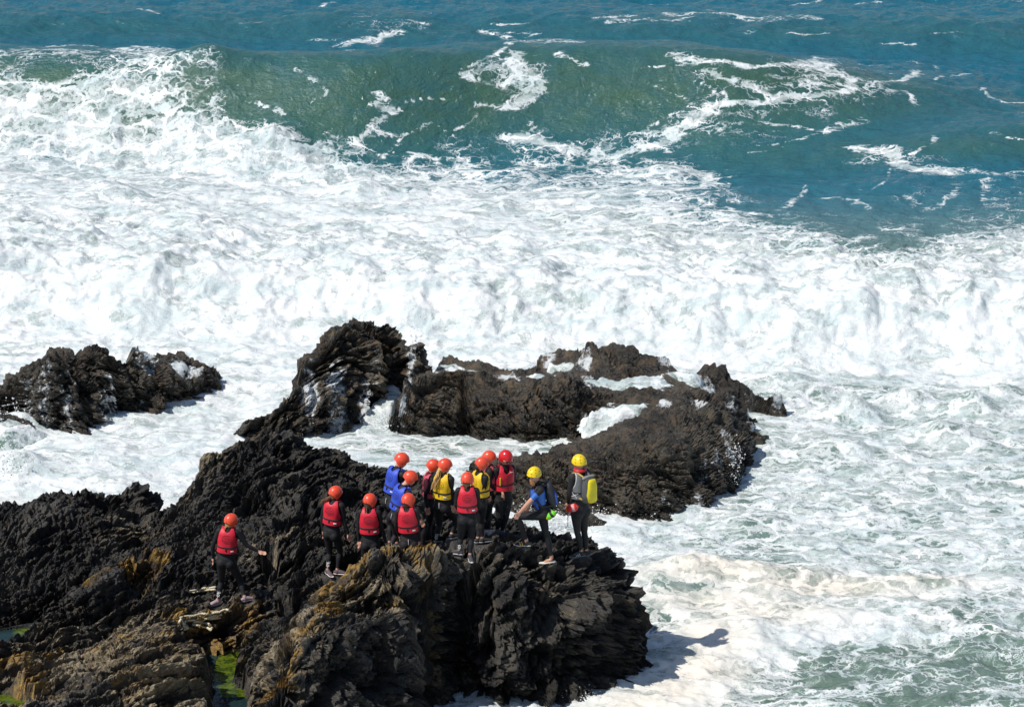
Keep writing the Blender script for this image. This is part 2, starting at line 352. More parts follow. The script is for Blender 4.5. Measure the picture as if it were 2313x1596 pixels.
# --- pinnacle with long left flank
B_POLY = [(522,985,.06),(555,950,.38),(620,917,.65),(655,885,.85),(688,850,1.05),(692,800,1.3),(745,755,1.45),(795,727,1.55),(852,724,1.55),(912,744,1.4),(945,772,1.2),(952,808,1.0),(985,828,.7),(950,850,.6),(900,842,.7),(850,838,.75),(852,880,.5),(822,905,.4),(808,930,.2),(800,955,.08),(700,968,.12),(600,985,.1)]
B_IN = [(750,762,1.7),(800,734,1.9),(850,732,1.9),(900,754,1.7),(925,775,1.45),(800,780,1.5),(750,830,1.2),(800,850,.95),(760,885,.85),(700,920,.62),(780,915,.52),(640,945,.45),(870,780,1.35),(900,800,1.05)]
pinn = build_rock('pinnacle_rock', B_POLY, B_IN, MROCK_B, .033, 300, (.75, .6), 1.05, 1.0, 5, 5, lich=[('brown', 720, 930, .5, 2.2, 1.0)] + BREF)
tag(pinn, 'tallest rock of the middle reef with a rounded peak and a long flank sloping left', 'rock')
# --- right reef
WASH1 = [(980,820,.6),(1040,815,.6),(1150,838,.8),(1210,838,.8),(1330,842,.8),(1400,858,.8),(1470,850,.8),(1520,845,.8),(1600,845,.8),(1590,870,.7),(1620,898,.5),(1560,895,.7),(1470,885,.8),(1380,880,.8),(1250,862,.8),(1150,850,.8),(1040,846,.8),(985,836,.8)]
WASH2 = [(1320,925,.7),(1400,915,.75),(1460,912,.8),(1540,915,.8),(1555,935,.7),(1480,935,.7),(1420,945,.6),(1385,975,.4),(1340,978,.38),(1330,955,.5)]
WASH3 = [(1235,800,.95),(1290,796,1.05),(1285,815,.95),(1400,832,.95),(1330,838,.9),(1230,825,.85)]
R_POLY = [(890,940,.3),(905,868,.9),(950,850,.8),(985,828,.6),(1000,810,.62),(1040,806,.62),(1100,818,.55),(1165,834,.5),(1210,832,.75),(1222,800,.95),(1295,782,1.2),(1400,779,1.25),(1480,797,1.15),(1600,823,.95),(1660,840,.85),(1757,880,.5),(1766,905,.2),(1730,918,.15),(1660,900,.3),(1640,915,.4),(1690,935,.25),(1715,945,.12),(1670,955,.5),(1735,990,.06),(1675,1000,.5),(1672,1030,.35),(1645,1085,.2),(1600,1105,.25),(1582,1140,.05),(1500,1130,.3),(1400,1125,.35),(1300,1118,.3),(1200,1120,.25),(1120,1110,.25),(1058,1056,.4),(1100,1040,.25),(1150,1030,.25),(1210,1032,.12),(1300,1012,.05),(1325,990,.05),(1200,986,.05),(1050,980,.05),(930,972,.06),(888,948,.1)]
R_IN = [(1050,860,1.0),(1120,854,.98),(1200,864,.95),(1280,893,.9),(1100,920,.6),(980,920,.55),(1200,940,.5),(1300,960,.35),(1100,836,.42),(1040,832,.42),(1250,846,.66),(1380,868,.72),(1480,862,.76),(1330,885,.9),(1450,903,.9),(1560,900,.95),(1640,922,.6),(1360,930,.6),(1350,962,.35),(1440,935,.62),(1400,968,.75),(1500,942,1.12),(1600,950,1.0),(1450,1000,1.15),(1450,1060,.95),(1550,1040,.95),(1620,1020,.7),(1300,1060,.72),(1250,1100,.5),(1150,1060,.6),(1350,1108,.5),(1500,1108,.55),(1350,815,1.05),(1500,840,.95),(1700,880,.7),(1640,865,.9),(1590,878,.65),(1530,862,.62)]
def reef_post(D, X, Y, Z, A, B, S):
    f = S*3.3; saw = (f-np.floor(f)); f3 = S*7.5; D = D+.035*((f3-np.floor(f3))-.5); return D + .15*(saw-.5)*(.4+.6*sstep(-.2, .3, fbm(A*.6, S*.5, 0, 77, 2)))
reef = build_rock('reef_rock', R_POLY, R_IN, MROCK_B, .036, 430, (.80, -.62), 1.0, .85, 4, 7, lich=BREF, post=reef_post, cellk=.5, nblur=.6, lean=(.05, -.2), calm=(WASH1, WASH2, WASH3))
tag(reef, 'broad brown layered reef behind the group, washed over by foam', 'rock')
# --- low half-sunk rocks
sm = build_rock('wash_rock', [(-120,905,.3),(20,925,.35),(60,950,.25),(95,985,.1),(40,992,.06),(-100,985,.1)], [(-20,950,.4)], MROCK_B, .05, 60, (.8, -.5), 1.0, .9, 3, 11)
tag(sm, 'low rock streaked with running foam at the far left edge', 'rock')
sm2 = build_rock('wash_rock', [(1120,1150,.25),(1190,1178,.3),(1150,1195,.2),(1085,1180,.2)], [], MROCK_F, .05, 50, (.8, -.5), 1.0, .8, 3, 13)
tag(sm2, 'small wet rock in the foam just behind the bearded person in blue', 'rock')
sm3 = build_rock('wash_rock', [(1330,1160,.22),(1370,1163,.2),(1360,1176,.1),(1320,1174,.1)], [], MROCK_B, .05, 40, (.8, -.5), 1.0, .8, 3, 15)
tag(sm3, 'small boulder in the foam right of the person with yellow backpack', 'rock')

# --- the shelf the people stand on
F_POLY = [(-260,1180,1.2),(0,1150,1.2),(80,1122,1.3),(150,1108,1.4),(250,1103,1.4),(330,1106,1.3),(352,1125,1.0),(342,1150,.9),(375,1174,.5),(410,1172,.45),(415,1148,1.0),(430,1110,1.45),(450,1072,1.85),(448,1042,2.1),(520,1012,2.35),(600,987,2.6),(665,985,2.6),(690,1010,2.3),(760,1032,2.0),(850,1046,1.85),(890,1062,1.7),(960,1082,1.4),(1030,1125,1.2),(1085,1175,1.2),(1130,1185,1.35),(1190,1200,1.6),(1255,1216,1.85),(1310,1226,1.95),(1370,1243,1.9),(1415,1288,1.6),(1432,1325,1.2),
 (1415,1352,1.35),(1330,1340,1.85),(1250,1335,2.0),(1150,1320,2.2),(1085,1300,2.3),(1060,1290,2.1),(1052,1330,1.6),(1040,1262,2.5),(1000,1252,2.66),(930,1255,2.84),(880,1290,2.85),(860,1350,2.4),(905,1392,2.35),(880,1393,2.45),(830,1404,2.42),(790,1425,2.45),(740,1436,2.5),(690,1462,2.4),(640,1512,2.1),(640,1570,1.8),(640,1650,1.2),(600,1720,1.3),(560,1800,1.4),(-260,1800,1.6),(-300,1500,1.4)]
F_IN = [(100,1200,1.3),(250,1180,1.4),(330,1205,1.05),(200,1245,1.1),(60,1270,1.0),(120,1330,1.0),(222,1288,1.75),(165,1345,1.45),(340,1268,1.65),(270,1275,1.65),(80,1395,1.1),(250,1330,1.3),(300,1345,1.2),
 (0,1440,.6),(60,1428,.6),(130,1418,.6),(200,1410,.65),(210,1440,1.05),(130,1470,1.0),(380,1395,1.55),(450,1370,1.6),(300,1395,1.35),(400,1310,1.5),(420,1250,1.35),
 (300,1470,1.5),(0,1510,1.25),(200,1530,1.5),(420,1440,1.6),(400,1540,1.6),(340,1520,1.75),(0,1592,1.4),(250,1590,1.7),(100,1560,1.3),(430,1500,1.5),(455,1590,1.4),
 (478,1478,1.0),(500,1540,.85),(540,1500,.85),(530,1580,.85),(500,1640,.85),(600,1530,1.5),(640,1560,1.6),(585,1565,1.35),(600,1600,1.5),(560,1440,1.55),(620,1420,1.4),(655,1412,1.2),
 (520,1290,1.55),(600,1290,1.6),(590,1250,1.85),(650,1225,2.0),(700,1300,1.7),(700,1250,1.9),(760,1240,1.98),(800,1290,2.0),(660,1360,1.5),(610,1325,1.35),
 (500,1100,1.95),(600,1100,2.2),(700,1100,2.1),(800,1100,2.0),(450,1150,1.5),(550,1180,1.85),(650,1180,2.0),(750,1180,2.02),(400,1200,1.2),(450,1240,1.45),(340,1240,1.2),(560,1040,2.35),(650,1040,2.4),
 (870,1200,2.15),(950,1190,2.15),(900,1130,1.9),(1000,1150,1.8),(830,1310,2.0),(900,1310,2.05),(970,1290,2.2),
 (832,1264,2.75),(860,1246,2.85),(940,1242,2.8),(785,1310,2.6),(745,1350,2.35),(718,1372,2.1),(770,1398,2.15),(830,1385,2.2),(820,1400,2.4),(740,1399,2.35),(690,1402,2.25),
 (1100,1250,2.5),(1180,1230,2.2),(1380,1290,1.7),(1200,1290,2.1),(1300,1290,2.05),
 (650,1600,1.4)]
# ------------------------------------------------------------------ where the fourteen people stand and how they are posed
CR = {'c1': (880, 1070, 4.56), 'c2': (1100, 1070, 4.56), 'c3': (480, 1220, 5.7), 'c4': (760, 1150, 5.7)}
def cp(crop, x, y):
    a, b, s = CR[crop]; return (a+x/s)/1.0808, (b+y/s)/1.0808
RED, BLUE, YEL, PNK = (.62, .012, .035), (.03, .075, .55), (.80, .50, .01), (.52, .07, .11)
ORH, RDH, YLH = (.78, .075, .03), (.62, .015, .02), (.86, .60, .01)
PEOPLE = [
 dict(k='walker', c='c3', neck=(440, 398, .02), pel=(412, 850, 0), yaw=85, head=(480, 290), hyaw=42, hp=-12, s=.97,
      L=(222, 640, .3, 228, 800, .3), R=(700, 625, .6, 860, 712, .3), kn=((345, 1125, .06), (612, 1130, .1)), ft=((272, 1452, 1.5, -150), (690, 1400, 1.6, 30)),
      vest=RED, hel=ORH, hair=('pony', (.36, .20, .07)), shoe=(.35, .26, .28), sole=(.45, .35, .36), logo='L',
      label='person in red vest walking alone at the left with one arm held out'),
 dict(k='p2', c='c4', neck=(312, 412, .0), pel=(290, 860, 0), yaw=65, head=(338, 303), hyaw=35, hp=-15, s=.96,
      L=(150, 640, .2, 162, 830, .2), R=(455, 690, -.3, 512, 868, .3), kn=((255, 1130, .05), (402, 1105, .06)), ft=((238, 1432, 1.8, -60), (385, 1428, 1.8, -8)),
      vest=RED, hel=ORH, hair=('side', (.20, .075, .03)), shoe=(.10, .075, .08), sole=(.62, .52, .50), logo='L',
      label='person in red vest with loose auburn hair, second from the left'),
 dict(k='p3', c='c4', neck=(803, 530, 0), pel=(818, 1000, 0), yaw=86, head=(815, 410), hyaw=50, hp=-12, s=.97,
      L=(650, 780, .2, 660, 965, .2), R=(985, 800, .3, 1037, 985, .3), kn=((745, 1250, .05), (870, 1250, .05)), ft=((745, 1495, 2.0, 80), (865, 1495, 2.0, 80)),
      vest=RED, hel=ORH, hair=('braid', (.07, .035, .02)), shoe=(.03, .03, .03), sole=(.3, .3, .3), logo=None,
      label='person in red vest with a dark plait down the back, third from left'),
 dict(k='p4', c='c1', neck=(518, 772, 0), pel=(545, 1150, 0), yaw=86, head=(531, 690), hyaw=50, hp=-10, s=.98, suit=(.020, .017, .018),
      L=(395, 960, .6, 430, 1075, .8), R=(640, 985, .3, 655, 1140, .3), kn=((470, 1380, .05), (590, 1380, .05)), ft=((455, 1595, 2.05, 80), (590, 1595, 2.05, 80)),
      vest=RED, hel=ORH, hair=('nape', (.05, .025, .015)), shoe=(.03, .03, .03), sole=(.3, .3, .3), logo=None,
      label='person in red vest in front of the two in blue, legs behind yellowish rock'),
 dict(k='p5', c='c1', neck=(482, 535, 0), pel=(405, 880, 0), yaw=38, head=(556, 440), hyaw=8, hp=-28, s=1.0, suit=(.016, .013, .018),
      L=(560, 690, 1, 640, 830, 1), R=(590, 740, -.3, 665, 895, .5), kn=((400, 1075, .1), (725, 960, -.05)), ft=((350, 1238, 2.3, 20), (705, 1258, 2.3, 5)),
      vest=BLUE, hel=ORH, hair=None, shoe=(.42, .34, .28), sole=(.62, .56, .48), logo=None,
      label='nearer person in blue vest, one hand on a raised knee'),
 dict(k='p6', c='c1', neck=(412, 335, .05), pel=(345, 715, 0), yaw=38, head=(458, 243), hyaw=8, hp=-28, s=1.03,
      L=(520, 520, 1, 560, 640, 1), R=(455, 540, .5, 500, 680, .5), kn=((335, 950, .08), (405, 950, .08)), ft=((345, 1205, 2.15, 20), (425, 1212, 2.15, 10)),
      vest=BLUE, hel=ORH, hair=None, shoe=(.03, .03, .03), sole=(.4, .4, .4), logo=None,
      label='tallest person in blue vest looking down, standing behind the other one in blue'),
 dict(k='p7', c='c1', neck=(790, 395, 0), pel=(778, 745, 0), yaw=12, head=(811, 308), hyaw=0, hp=-22, s=.95,
      L=(800, 600, 1, 850, 700, 1), R=(722, 620, -.2, 745, 765, .2), kn=((770, 960, .06), (760, 965, .06)), ft=((790, 1185, 2.0, 10), (745, 1190, 2.0, 0)),
      vest=PNK, hel=ORH, hair=None, shoe=(.03, .03, .03), sole=(.4, .4, .4), logo=None,
      label='person in faded pink vest partly hidden behind the blonde person in yellow'),
 dict(k='p8', c='c1', neck=(925, 400, 0), pel=(915, 745, 0), yaw=62, head=(942, 303), hyaw=12, hp=-18, s=.98,
      L=(800, 560, .8, 830, 660, .8), R=(1008, 600, .0, 1030, 735, .4), kn=((880, 960, .05), (1062, 910, .12)), ft=((842, 1195, 2.3, 60), (1030, 1105, 2.45, 30)),
      vest=YEL, hel=ORH, hair=('blonde', (.62, .38, .13)), shoe=(.03, .03, .03), sole=(.4, .4, .4), logo='L',
      label='person in yellow vest with long blonde hair hanging over the shoulder, centre of the group'),
 dict(k='p9', c='c1', neck=(1190, 545, 0), pel=(1188, 890, 0), yaw=90, head=(1190, 455), hyaw=75, hp=-8, s=.98,
      L=(1062, 735, .3, 1110, 820, 1), R=(1318, 735, .3, 1275, 820, 1), kn=((1112, 1105, .05), (1236, 1110, .05)), ft=((1082, 1285, 2.5, 160), (1222, 1345, 2.45, -80)),
      vest=RED, hel=ORH, hair=('nape', (.16, .075, .03)), shoe=(.05, .05, .06), sole=(.6, .6, .58), logo='L',
      label='person in red vest seen squarely from behind, right of the blonde person'),
 dict(k='p10', c='c1', neck=(1335, 380, 0), pel=(1325, 720, 0), yaw=38, head=(1352, 286), hyaw=15, hp=-25, s=.96,
      L=(1390, 560, 1, 1430, 650, 1), R=(1335, 590, -.2, 1358, 710, .4), kn=((1340, 930, .06), (1345, 930, .06)), ft=((1320, 1150, 2.4, 30), (1375, 1150, 2.4, 20)),
      vest=YEL, hel=ORH, hair=('nape', (.04, .022, .015)), shoe=(.03, .03, .03), sole=(.4, .4, .4), logo=None, cuff=True,
      label='dark haired person in yellow vest behind the shoulder of the person in red'),
 dict(k='p11', c='c1', neck=(1425, 305, 0), pel=(1430, 665, 0), yaw=8, head=(1432, 214), hyaw=0, hp=-25, s=.96,
      L=(1480, 500, 1, 1520, 580, 1), R=(1440, 500, -.3, 1500, 570, .5), kn=((1430, 870, .05), (1405, 870, .05)), ft=((1450, 1065, 2.3, 0), (1388, 1065, 2.3, -10)),
      vest=PNK, hel=ORH, hair=None, shoe=(.6, .6, .6), sole=(.7, .7, .7), logo=None,
      label='person in pink vest between the person in yellow and the one in glossy red helmet'),
 dict(k='p12', c='c1', neck=(1600, 305, .02), pel=(1592, 670, 0), yaw=-62, head=(1617, 210), hyaw=-42, hp=-38, s=1.0,
      L=(1712, 450, .2, 1655, 500, -.5), R=(1528, 480, .0, 1575, 590, -.6), kn=((1622, 870, -.05), (1545, 865, -.05)), ft=((1590, 1080, 2.3, -40), (1512, 1078, 2.3, -110)),
      vest=RED, hel=RDH, hair=None, shoe=(.015, .15, .36), sole=(.4, .5, .6), logo=None, strap=True,
      label='person facing the camera in red vest, glossy red helmet and bright blue shoes'),
 dict(k='p13', c='c2', neck=(968, 505, 0), pel=(1030, 822, 0), yaw=197, head=(930, 402), hyaw=-128, hp=-12, s=1.03,
      L=(895, 682, -.3, 775, 812, .2), R=(930, 640, .6, 860, 760, .6), kn=((738, 868, .0), (1062, 1060, .0)), ft=((830, 1192, 2.5, 176), (1108, 1378, 2.2, 200)),
      vest=None, hel=YLH, hair=('beard', (.42, .20, .08)), shoe=(.02, .02, .02), sole=(.74, .70, .60), logo=None, lace=(.72, .42, .05),
      label='bearded person in blue short sleeves and yellow helmet, one foot up, hand on knee'),
 dict(k='p14', c='c2', neck=(1440, 372, 0), pel=(1440, 800, 0), yaw=128, head=(1430, 265), hyaw=135, hp=-5, s=1.06, suit=(.018, .018, .019),
      L=(1318, 610, .0, 1310, 715, .5), R=(1500, 620, 1, 1450, 730, 1), kn=((1412, 1045, -.02), (1488, 1040, .02)), ft=((1440, 1308, 2.15, 205), (1492, 1300, 2.12, 190)),
      vest=(.15, .155, .16), hel=YLH, hair=None, shoe=(.02, .02, .022), sole=(.16, .16, .16), logo=None, lace=(.7, .7, .7),
      label='person in yellow helmet and grey vest standing upright at the far right of the group'),
]
PADS = []
for p in PEOPLE:
    p['fw'] = []
    for (x, y, z, d) in p['ft']:
        a, b = cp(p['c'], x, y); wx, wy = at_z(a, b, z); p['fw'].append((float(wx), float(wy), z, d)); PADS.append((float(wx), float(wy), z-.035))
    p['Y0'] = (p['fw'][0][1]+p['fw'][1][1])/2

LICH = [('wash',300,1110,1.2,.3,.8),('wash',345,1130,.9,.25,1.0),('wash',1200,1205,1.6,.35,.45),('orange',215,1300,1.6,.55,1.0),('orange',350,1265,1.6,.4,.9),('orange',130,1475,1.2,.9,.55),('orange',260,1450,1.4,.8,.6),('orange',420,1400,1.6,.8,.65),('orange',560,1420,1.6,.6,.95),
 ('orange',560,1370,1.6,.5,.7),('orange',630,1570,1.5,.6,.8),('orange',60,1540,1.4,.9,.7),('orange',300,1560,1.7,.9,.5),('orange',790,1310,2.5,.45,.9),('orange',840,1262,2.7,.4,.85),('orange',940,1245,2.8,.5,.8),('orange',740,1365,2.0,.4,.85),('orange',740,1435,1.9,.35,.9),('orange',690,1480,1.8,.35,.7),('orange',1080,1240,2.5,.35,.5),('orange',890,1392,2.1,.25,.7),
 ('pale',830,1265,2.6,.6,.8),('pale',940,1245,2.8,.6,.7),('pale',760,1400,2.0,.55,1.0),('pale',880,1395,2.1,.5,1.0),('pale',690,1460,1.9,.6,1.0),('pale',640,1540,1.5,.8,.9),('pale',380,1540,1.6,1.3,.9),('pale',200,1500,1.4,1.6,.8),('pale',420,1590,1.6,1.2,1.0),('pale',60,1560,1.4,1.5,.8),('pale',500,1400,1.6,1.1,.6),('pale',720,1350,2.0,.6,.6),('pale',1120,1270,2.3,.9,.45),('pale',300,1420,1.4,1.0,.6),('pale',600,1250,1.85,.5,.6),('pale',650,1225,1.95,.45,.6),('pale',300,1180,1.4,.9,.45),('pale',480,1035,2.2,.7,.55),('pale',1250,1300,2.1,.8,.4),('orange',300,1275,1.65,.5,.8),('orange',480,1395,1.6,.6,.8),('orange',30,1490,1.3,.7,.7),('orange',250,1500,1.5,.7,.6),
 ('orange',480,1480,1.2,.7,.6),('orange',100,1590,1.4,.8,.6),('orange',380,1470,1.5,.8,.5),('orange',880,1270,2.7,.5,.6),('pale',100,1450,1.2,1.0,.6),('brown',480,1040,2.0,1.2,.8),('brown',300,1200,1.2,1.2,.7),('brown',620,1250,1.8,.8,.9),('brown',450,1480,1.5,3,1.0)]
POOLS = [([(462,1478),(480,1470),(495,1478),(545,1472),(570,1490),(545,1520),(520,1540),(560,1560),(575,1610),(565,1720),(470,1720),(482,1600),(462,1560),(455,1510)], .95),
         ([(-80,1435),(60,1416),(150,1404),(245,1402),(215,1422),(140,1434),(60,1452),(-80,1475)], .88),
         ([(635,1404),(672,1400),(668,1416),(630,1420)], 1.15),
         ([(585,1312),(625,1305),(630,1335),(600,1340)], 1.3),
         ([(-80,1572),(30,1565),(75,1585),(70,1640),(-80,1660)], 1.05)]
def shelf_post(D, X, Y, Z, A, B, S):
    # steep upturned slabs run diagonally over the near left part, tall thin ribs elsewhere
    wx, wy = at_z(260, 1500, 1.5); w = np.exp(-(((X-wx)/4.2)**2+((Y-wy)/2.6)**2)**2)
    f = S*1.45 + .35*fbm(A*.7, S*.8, 0, 91, 2); k = np.floor(f); u = f-k
    hgt = (_h(k.astype(np.int64), k.astype(np.int64)*0+3, k.astype(np.int64)*0, 5) & 1023)/1023
    D = D*(1-.35*w) + w*(.72*(u-.5)*(.5+hgt)*(.6+.6*sstep(-.3, .3, perlin(A*.8, k*3.7, 0, 17))))
    f2 = S*5.2; D = D + (.35+.65*w)*.085*((f2-np.floor(f2))-.5)
    # wrinkled ribs running down the steep faces
    ribs = fbm(X*6.5+Y*2.0, Z*1.3, Y*1.5-X*.3, 201, 3, .6, True)
    D = D + (1-.6*w)*.075*ribs + .05*fbm(X*3.1, Z*.8+Y*.4, Y*2.0, 211, 2, .5, True)
    return D
shelf = build_rock('rock_shelf', F_POLY, F_IN, MROCK_F, .0235, 860, (.72, .60), 1.15, 1.0, 7.0, 21, extra=PADS, lich=LICH, pads=PADS, pools=POOLS, warp=.10, post=shelf_post, lean=(.3, -.6), neg=1.35, nblur=.12)
tag(shelf, kind='structure')
bpy.context.view_layer.update()

# rock pools
t = NT('pool_water'); P = t.pos(); n1 = t.noise(P, 2.2, 6, .7, .6); n2 = t.noise(P, 9, 5, .7)
alg = t.mix(t.ss(n2, .35, .65), (.02, .04, .006), (.11, .145, .012))
mt = t.math('ADD', n1, t.math('MULTIPLY', t.math('SUBTRACT', t.attr('alga'), .5), .9))
MPOOL = t.set(Base_Color=t.mix(t.ss(mt, .42, .56), (.012, .03, .03), alg), Roughness=.06, IOR=1.333, Normal=t.bump(t.noise(P, 6, 3), .02, .5))
for (pp, pz), av in zip(POOLS, (.62, .8, .8, .3, .4)):
    w = pts3([(a, b, pz) for a, b in pp]); c = w[:, :2].mean(0); w[:, :2] = c+(w[:, :2]-c)*1.06
    gx, gy = np.meshgrid(np.linspace(w[:, 0].min(), w[:, 0].max(), 40), np.linspace(w[:, 1].min(), w[:, 1].max(), 40))
    sd = poly_sd(w, gx, gy)
    al = np.clip(av + .5*np.sin(gx*2.1+gy*1.3), 0, 1)
    if pz == .95 and len(pp) > 10:
        px_, py_ = to_px(gx, gy, pz); al = np.where(px_ < 497-12*np.sin(py_*.03), .0, .85)
        al = np.where((py_ > 1575) & (px_ > 500), .35, al)
    o = mesh_np('rock_pool', np.stack([gx, gy, np.full(gx.shape, pz)], -1).reshape(-1, 3), grid_faces(40, 40, sd < 0), MPOOL, {'alga': al})
    tag(o, kind='structure')

# ------------------------------------------------------------------ rope lying over the rock
def tube(pts, rad, seg=8, cap=True, side=None, fl=1.0):
    """tube through pts; rad may be scalars or (a, b) pairs; side is the reference direction of a"""
    pts = np.asarray(pts, float); n = len(pts); V = []
    rad = [(r, r) if np.isscalar(r) else r for r in (rad if hasattr(rad, '__len__') else [rad]*n)]
    T = np.gradient(pts, axis=0); T /= np.linalg.norm(T, axis=1, keepdims=True)+1e-9
    ref = np.array(side if side is not None else ((0, 0, 1) if abs(T[0][2]) < .8 else (1, 0, 0)), float)
    rings = []
    for i in range(n):
        u = ref-T[i]*np.dot(ref, T[i]); u /= np.linalg.norm(u)+1e-9; v = np.cross(T[i], u)
        if side is None: ref = u
        rings.append((pts[i], u, v, rad[i], T[i]))
    if cap:
        def capr(r, sgn):
            p, u, v, ra, t_ = r; m = min(ra); return [(p+t_*sgn*m*math.sin(a)*fl, u, v, (ra[0]*math.cos(a), ra[1]*math.cos(a)), t_) for a in (.55, 1.05, 1.45)]
        rings = capr(rings[0], -1)[::-1]+rings+capr(rings[-1], 1)
    ang = np.linspace(0, 2*math.pi, seg, endpoint=False)
    for p, u, v, (a, b), _ in rings: V += [p+u*a*math.cos(t)+v*b*math.sin(t) for t in ang]
    m = len(rings); F = [(i*seg+j, i*seg+(j+1) % seg, (i+1)*seg+(j+1) % seg, (i+1)*seg+j) for i in range(m-1) for j in range(seg)]
    if cap:
        V += [rings[0][0], rings[-1][0]]; a, b = m*seg, m*seg+1
        F += [(a, (j+1) % seg, j, j) for j in range(seg)]; F += [(b, (m-1)*seg+j, (m-1)*seg+(j+1) % seg, (m-1)*seg+(j+1) % seg) for j in range(seg)]
    return np.array(V), F
class MB:
    def __init__(s): s.V = []; s.F = []; s.n = 0; s.mi = []
    def add(s, vf, mi=0):
        V, F = vf; V = np.asarray(V); F = [tuple(x+s.n for x in f) for f in F]
        s.V.append(V); s.F += F; s.n += len(V); s.mi += [mi]*len(F); return s
    def build(s, name, mat, parent=None, origin=(0, 0, 0), smooth=True):
        V = np.vstack(s.V)-np.array(origin); me = bpy.data.meshes.new(name)
        F = [tuple(dict.fromkeys(f)) for f in s.F]
        keep = [i for i, f in enumerate(F) if len(f) > 2]
        me.from_pydata([tuple(v) for v in V], [], [F[i] for i in keep])
        for m in (mat if isinstance(mat, (list, tuple)) else [mat]): me.materials.append(m)
        me.polygons.foreach_set('use_smooth', np.full(len(keep), smooth)); me.polygons.foreach_set('material_index', np.array([s.mi[i] for i in keep], np.int32))
        o = bpy.data.objects.new(name, me); COL.objects.link(o)
        if parent is not None: o.parent = parent
        return o
def resample(pts, step):
    pts = np.asarray(pts, float); d = np.r_[0, np.cumsum(np.linalg.norm(np.diff(pts, axis=0), axis=1))]
    q = np.linspace(0, d[-1], max(4, int(d[-1]/step))); out = np.stack([np.interp(q, d, pts[:, k]) for k in range(pts.shape[1])], 1)
    for _ in range(3): out[1:-1] = (out[:-2]+out[1:-1]*2+out[2:])/4
    return out
def cast(ob, px, py):
    dx, dy, dz = ray(px, py); h = ob.ray_cast(Vector((0, 0, CAM_H)), Vector((float(dx), float(dy), float(dz))).normalized())
    return np.array(h[1]) if h[0] else None
mrope = simple('pale_rope', (.70, .62, .43), .8, .2, 60, .01)
def rope_obj(paths, label, r=.013, z=1.55):
    mb = MB()
    for pth in paths:
        w = []
        for (x, y) in pth:
            y = 1080+(y-1080)*1.25 if y > 700 else y; a, b = (420+x/11.4)/1.0808, (1420+y/11.4)/1.0808
            h = cast(shelf, a, b); xy = at_z(a, b, z); hz = h if h is not None and abs(h[2]-z) < .35 else np.array([float(xy[0]), float(xy[1]), z]); w.append(hz)
        w = resample(w, .012); w[:, 2] += r*1.5; w[:, 1] -= .015
        T = np.gradient(w, axis=0); T /= np.linalg.norm(T, axis=1, keepdims=True)
        U = np.cross(T, (0, 0, 1.)); U /= np.linalg.norm(U, axis=1, keepdims=True); Vv = np.cross(U, T); a = np.arange(len(w))*.012*2*math.pi/.11
        for k in range(3):
            ph = a+k*2*math.pi/3; mb.add(tube(w+U*(r*.95*np.cos(ph))[:, None]+Vv*(r*.95*np.sin(ph))[:, None], r*.82, 6))
    o = mb.build('rope', mrope); return tag(o, label, 'rope', 'ropes left on the rock')
rope_obj([[(230,1020),(420,985),(620,975),(800,930),(930,930),(1050,950),(1180,900),(1330,890),(1480,830),(1560,850)],
          [(240,1060),(200,1120),(230,1230),(330,1280),(440,1260)],[(250,1040),(300,1130),(330,1220),(450,1250)],[(380,1090),(300,1160),(360,1160),(440,1215)],
          [(430,1080),(600,1070),(760,1090),(900,1050),(1050,1010),(1200,970),(1380,950)],[(600,1120),(760,1110),(880,1140),(1040,1160)],
          [(580,1180),(730,1190),(860,1220),(980,1240),(1080,1290)],[(800,960),(960,1040),(1100,1040),(1200,1030),(1340,1015)],[(1040,1180),(1120,1240),(1060,1290)]],
         'pale beige rope coiled in long loops over the orange rock below the walking person')
rope_obj([[(470,270),(640,240),(800,230),(900,170),(1050,180),(1200,150)],[(820,260),(940,240),(1080,230),(1210,215)],[(560,300),(700,280),(800,240)]],
         'weathered brown rope end lying behind the walking person\'s rear foot', .012, 1.5)
# ------------------------------------------------------------------ the sea: one sheet from the shore to the horizon
COVX = np.linspace(0, 2313, 21)
COVT = [(-40,"000000000000000000000"),(0,"000000001000101101110"),(60,"000001022110000110110"),(98,"000000000101000000000"),(112,"443500000000000000000"),(150,"313430000141003342100"),
 (200,"556530000030002333110"),(250,"766641010010012321011"),(300,"778764221111233211000"),(350,"868888732324421003210"),(400,"888888876644562000122"),
 (450,"998899998888753111222"),(500,"999999989998885421223"),(550,"999999999999988652367"),(600,"999999999999999997789"),(650,"999999999999999999999"),(700,"999999999999999999999"),
 (830,"999999999999999999999"),(870,"999999999999999876888"),(950,"999999999999998898778"),(1000,"999999865565688888878"),(1040,"999999987676787788887"),
 (1150,"999999999999998788788"),(1230,"999999999999997688787"),(1290,"999999999999986688898"),(1330,"999999999999954899999"),(1370,"999999999999957999867"),
 (1420,"999999999999945999845"),(1460,"999999999999957954433"),(1500,"999999999999949633433"),(1550,"999999999999978434334"),(1600,"999999999999985653344"),(1700,"999999999999977777777")]
CY_ = np.array([r[0] for r in COVT], float); CT = np.array([[int(c) for c in r[1]] for r in COVT], float)/9
def table(px, py):
    u = np.clip(np.interp(px, COVX, np.arange(21)), 0, 19.999); v = np.clip(np.interp(py, CY_, np.arange(len(CY_))), 0, len(CY_)-1.001)
    i, j = u.astype(int), v.astype(int); fu, fv = u-i, v-j; fu = fu*fu*(3-2*fu); fv = fv*fv*(3-2*fv)
    return (CT[j, i]*(1-fu)+CT[j, i+1]*fu)*(1-fv)+(CT[j+1, i]*(1-fu)+CT[j+1, i+1]*fu)*fv

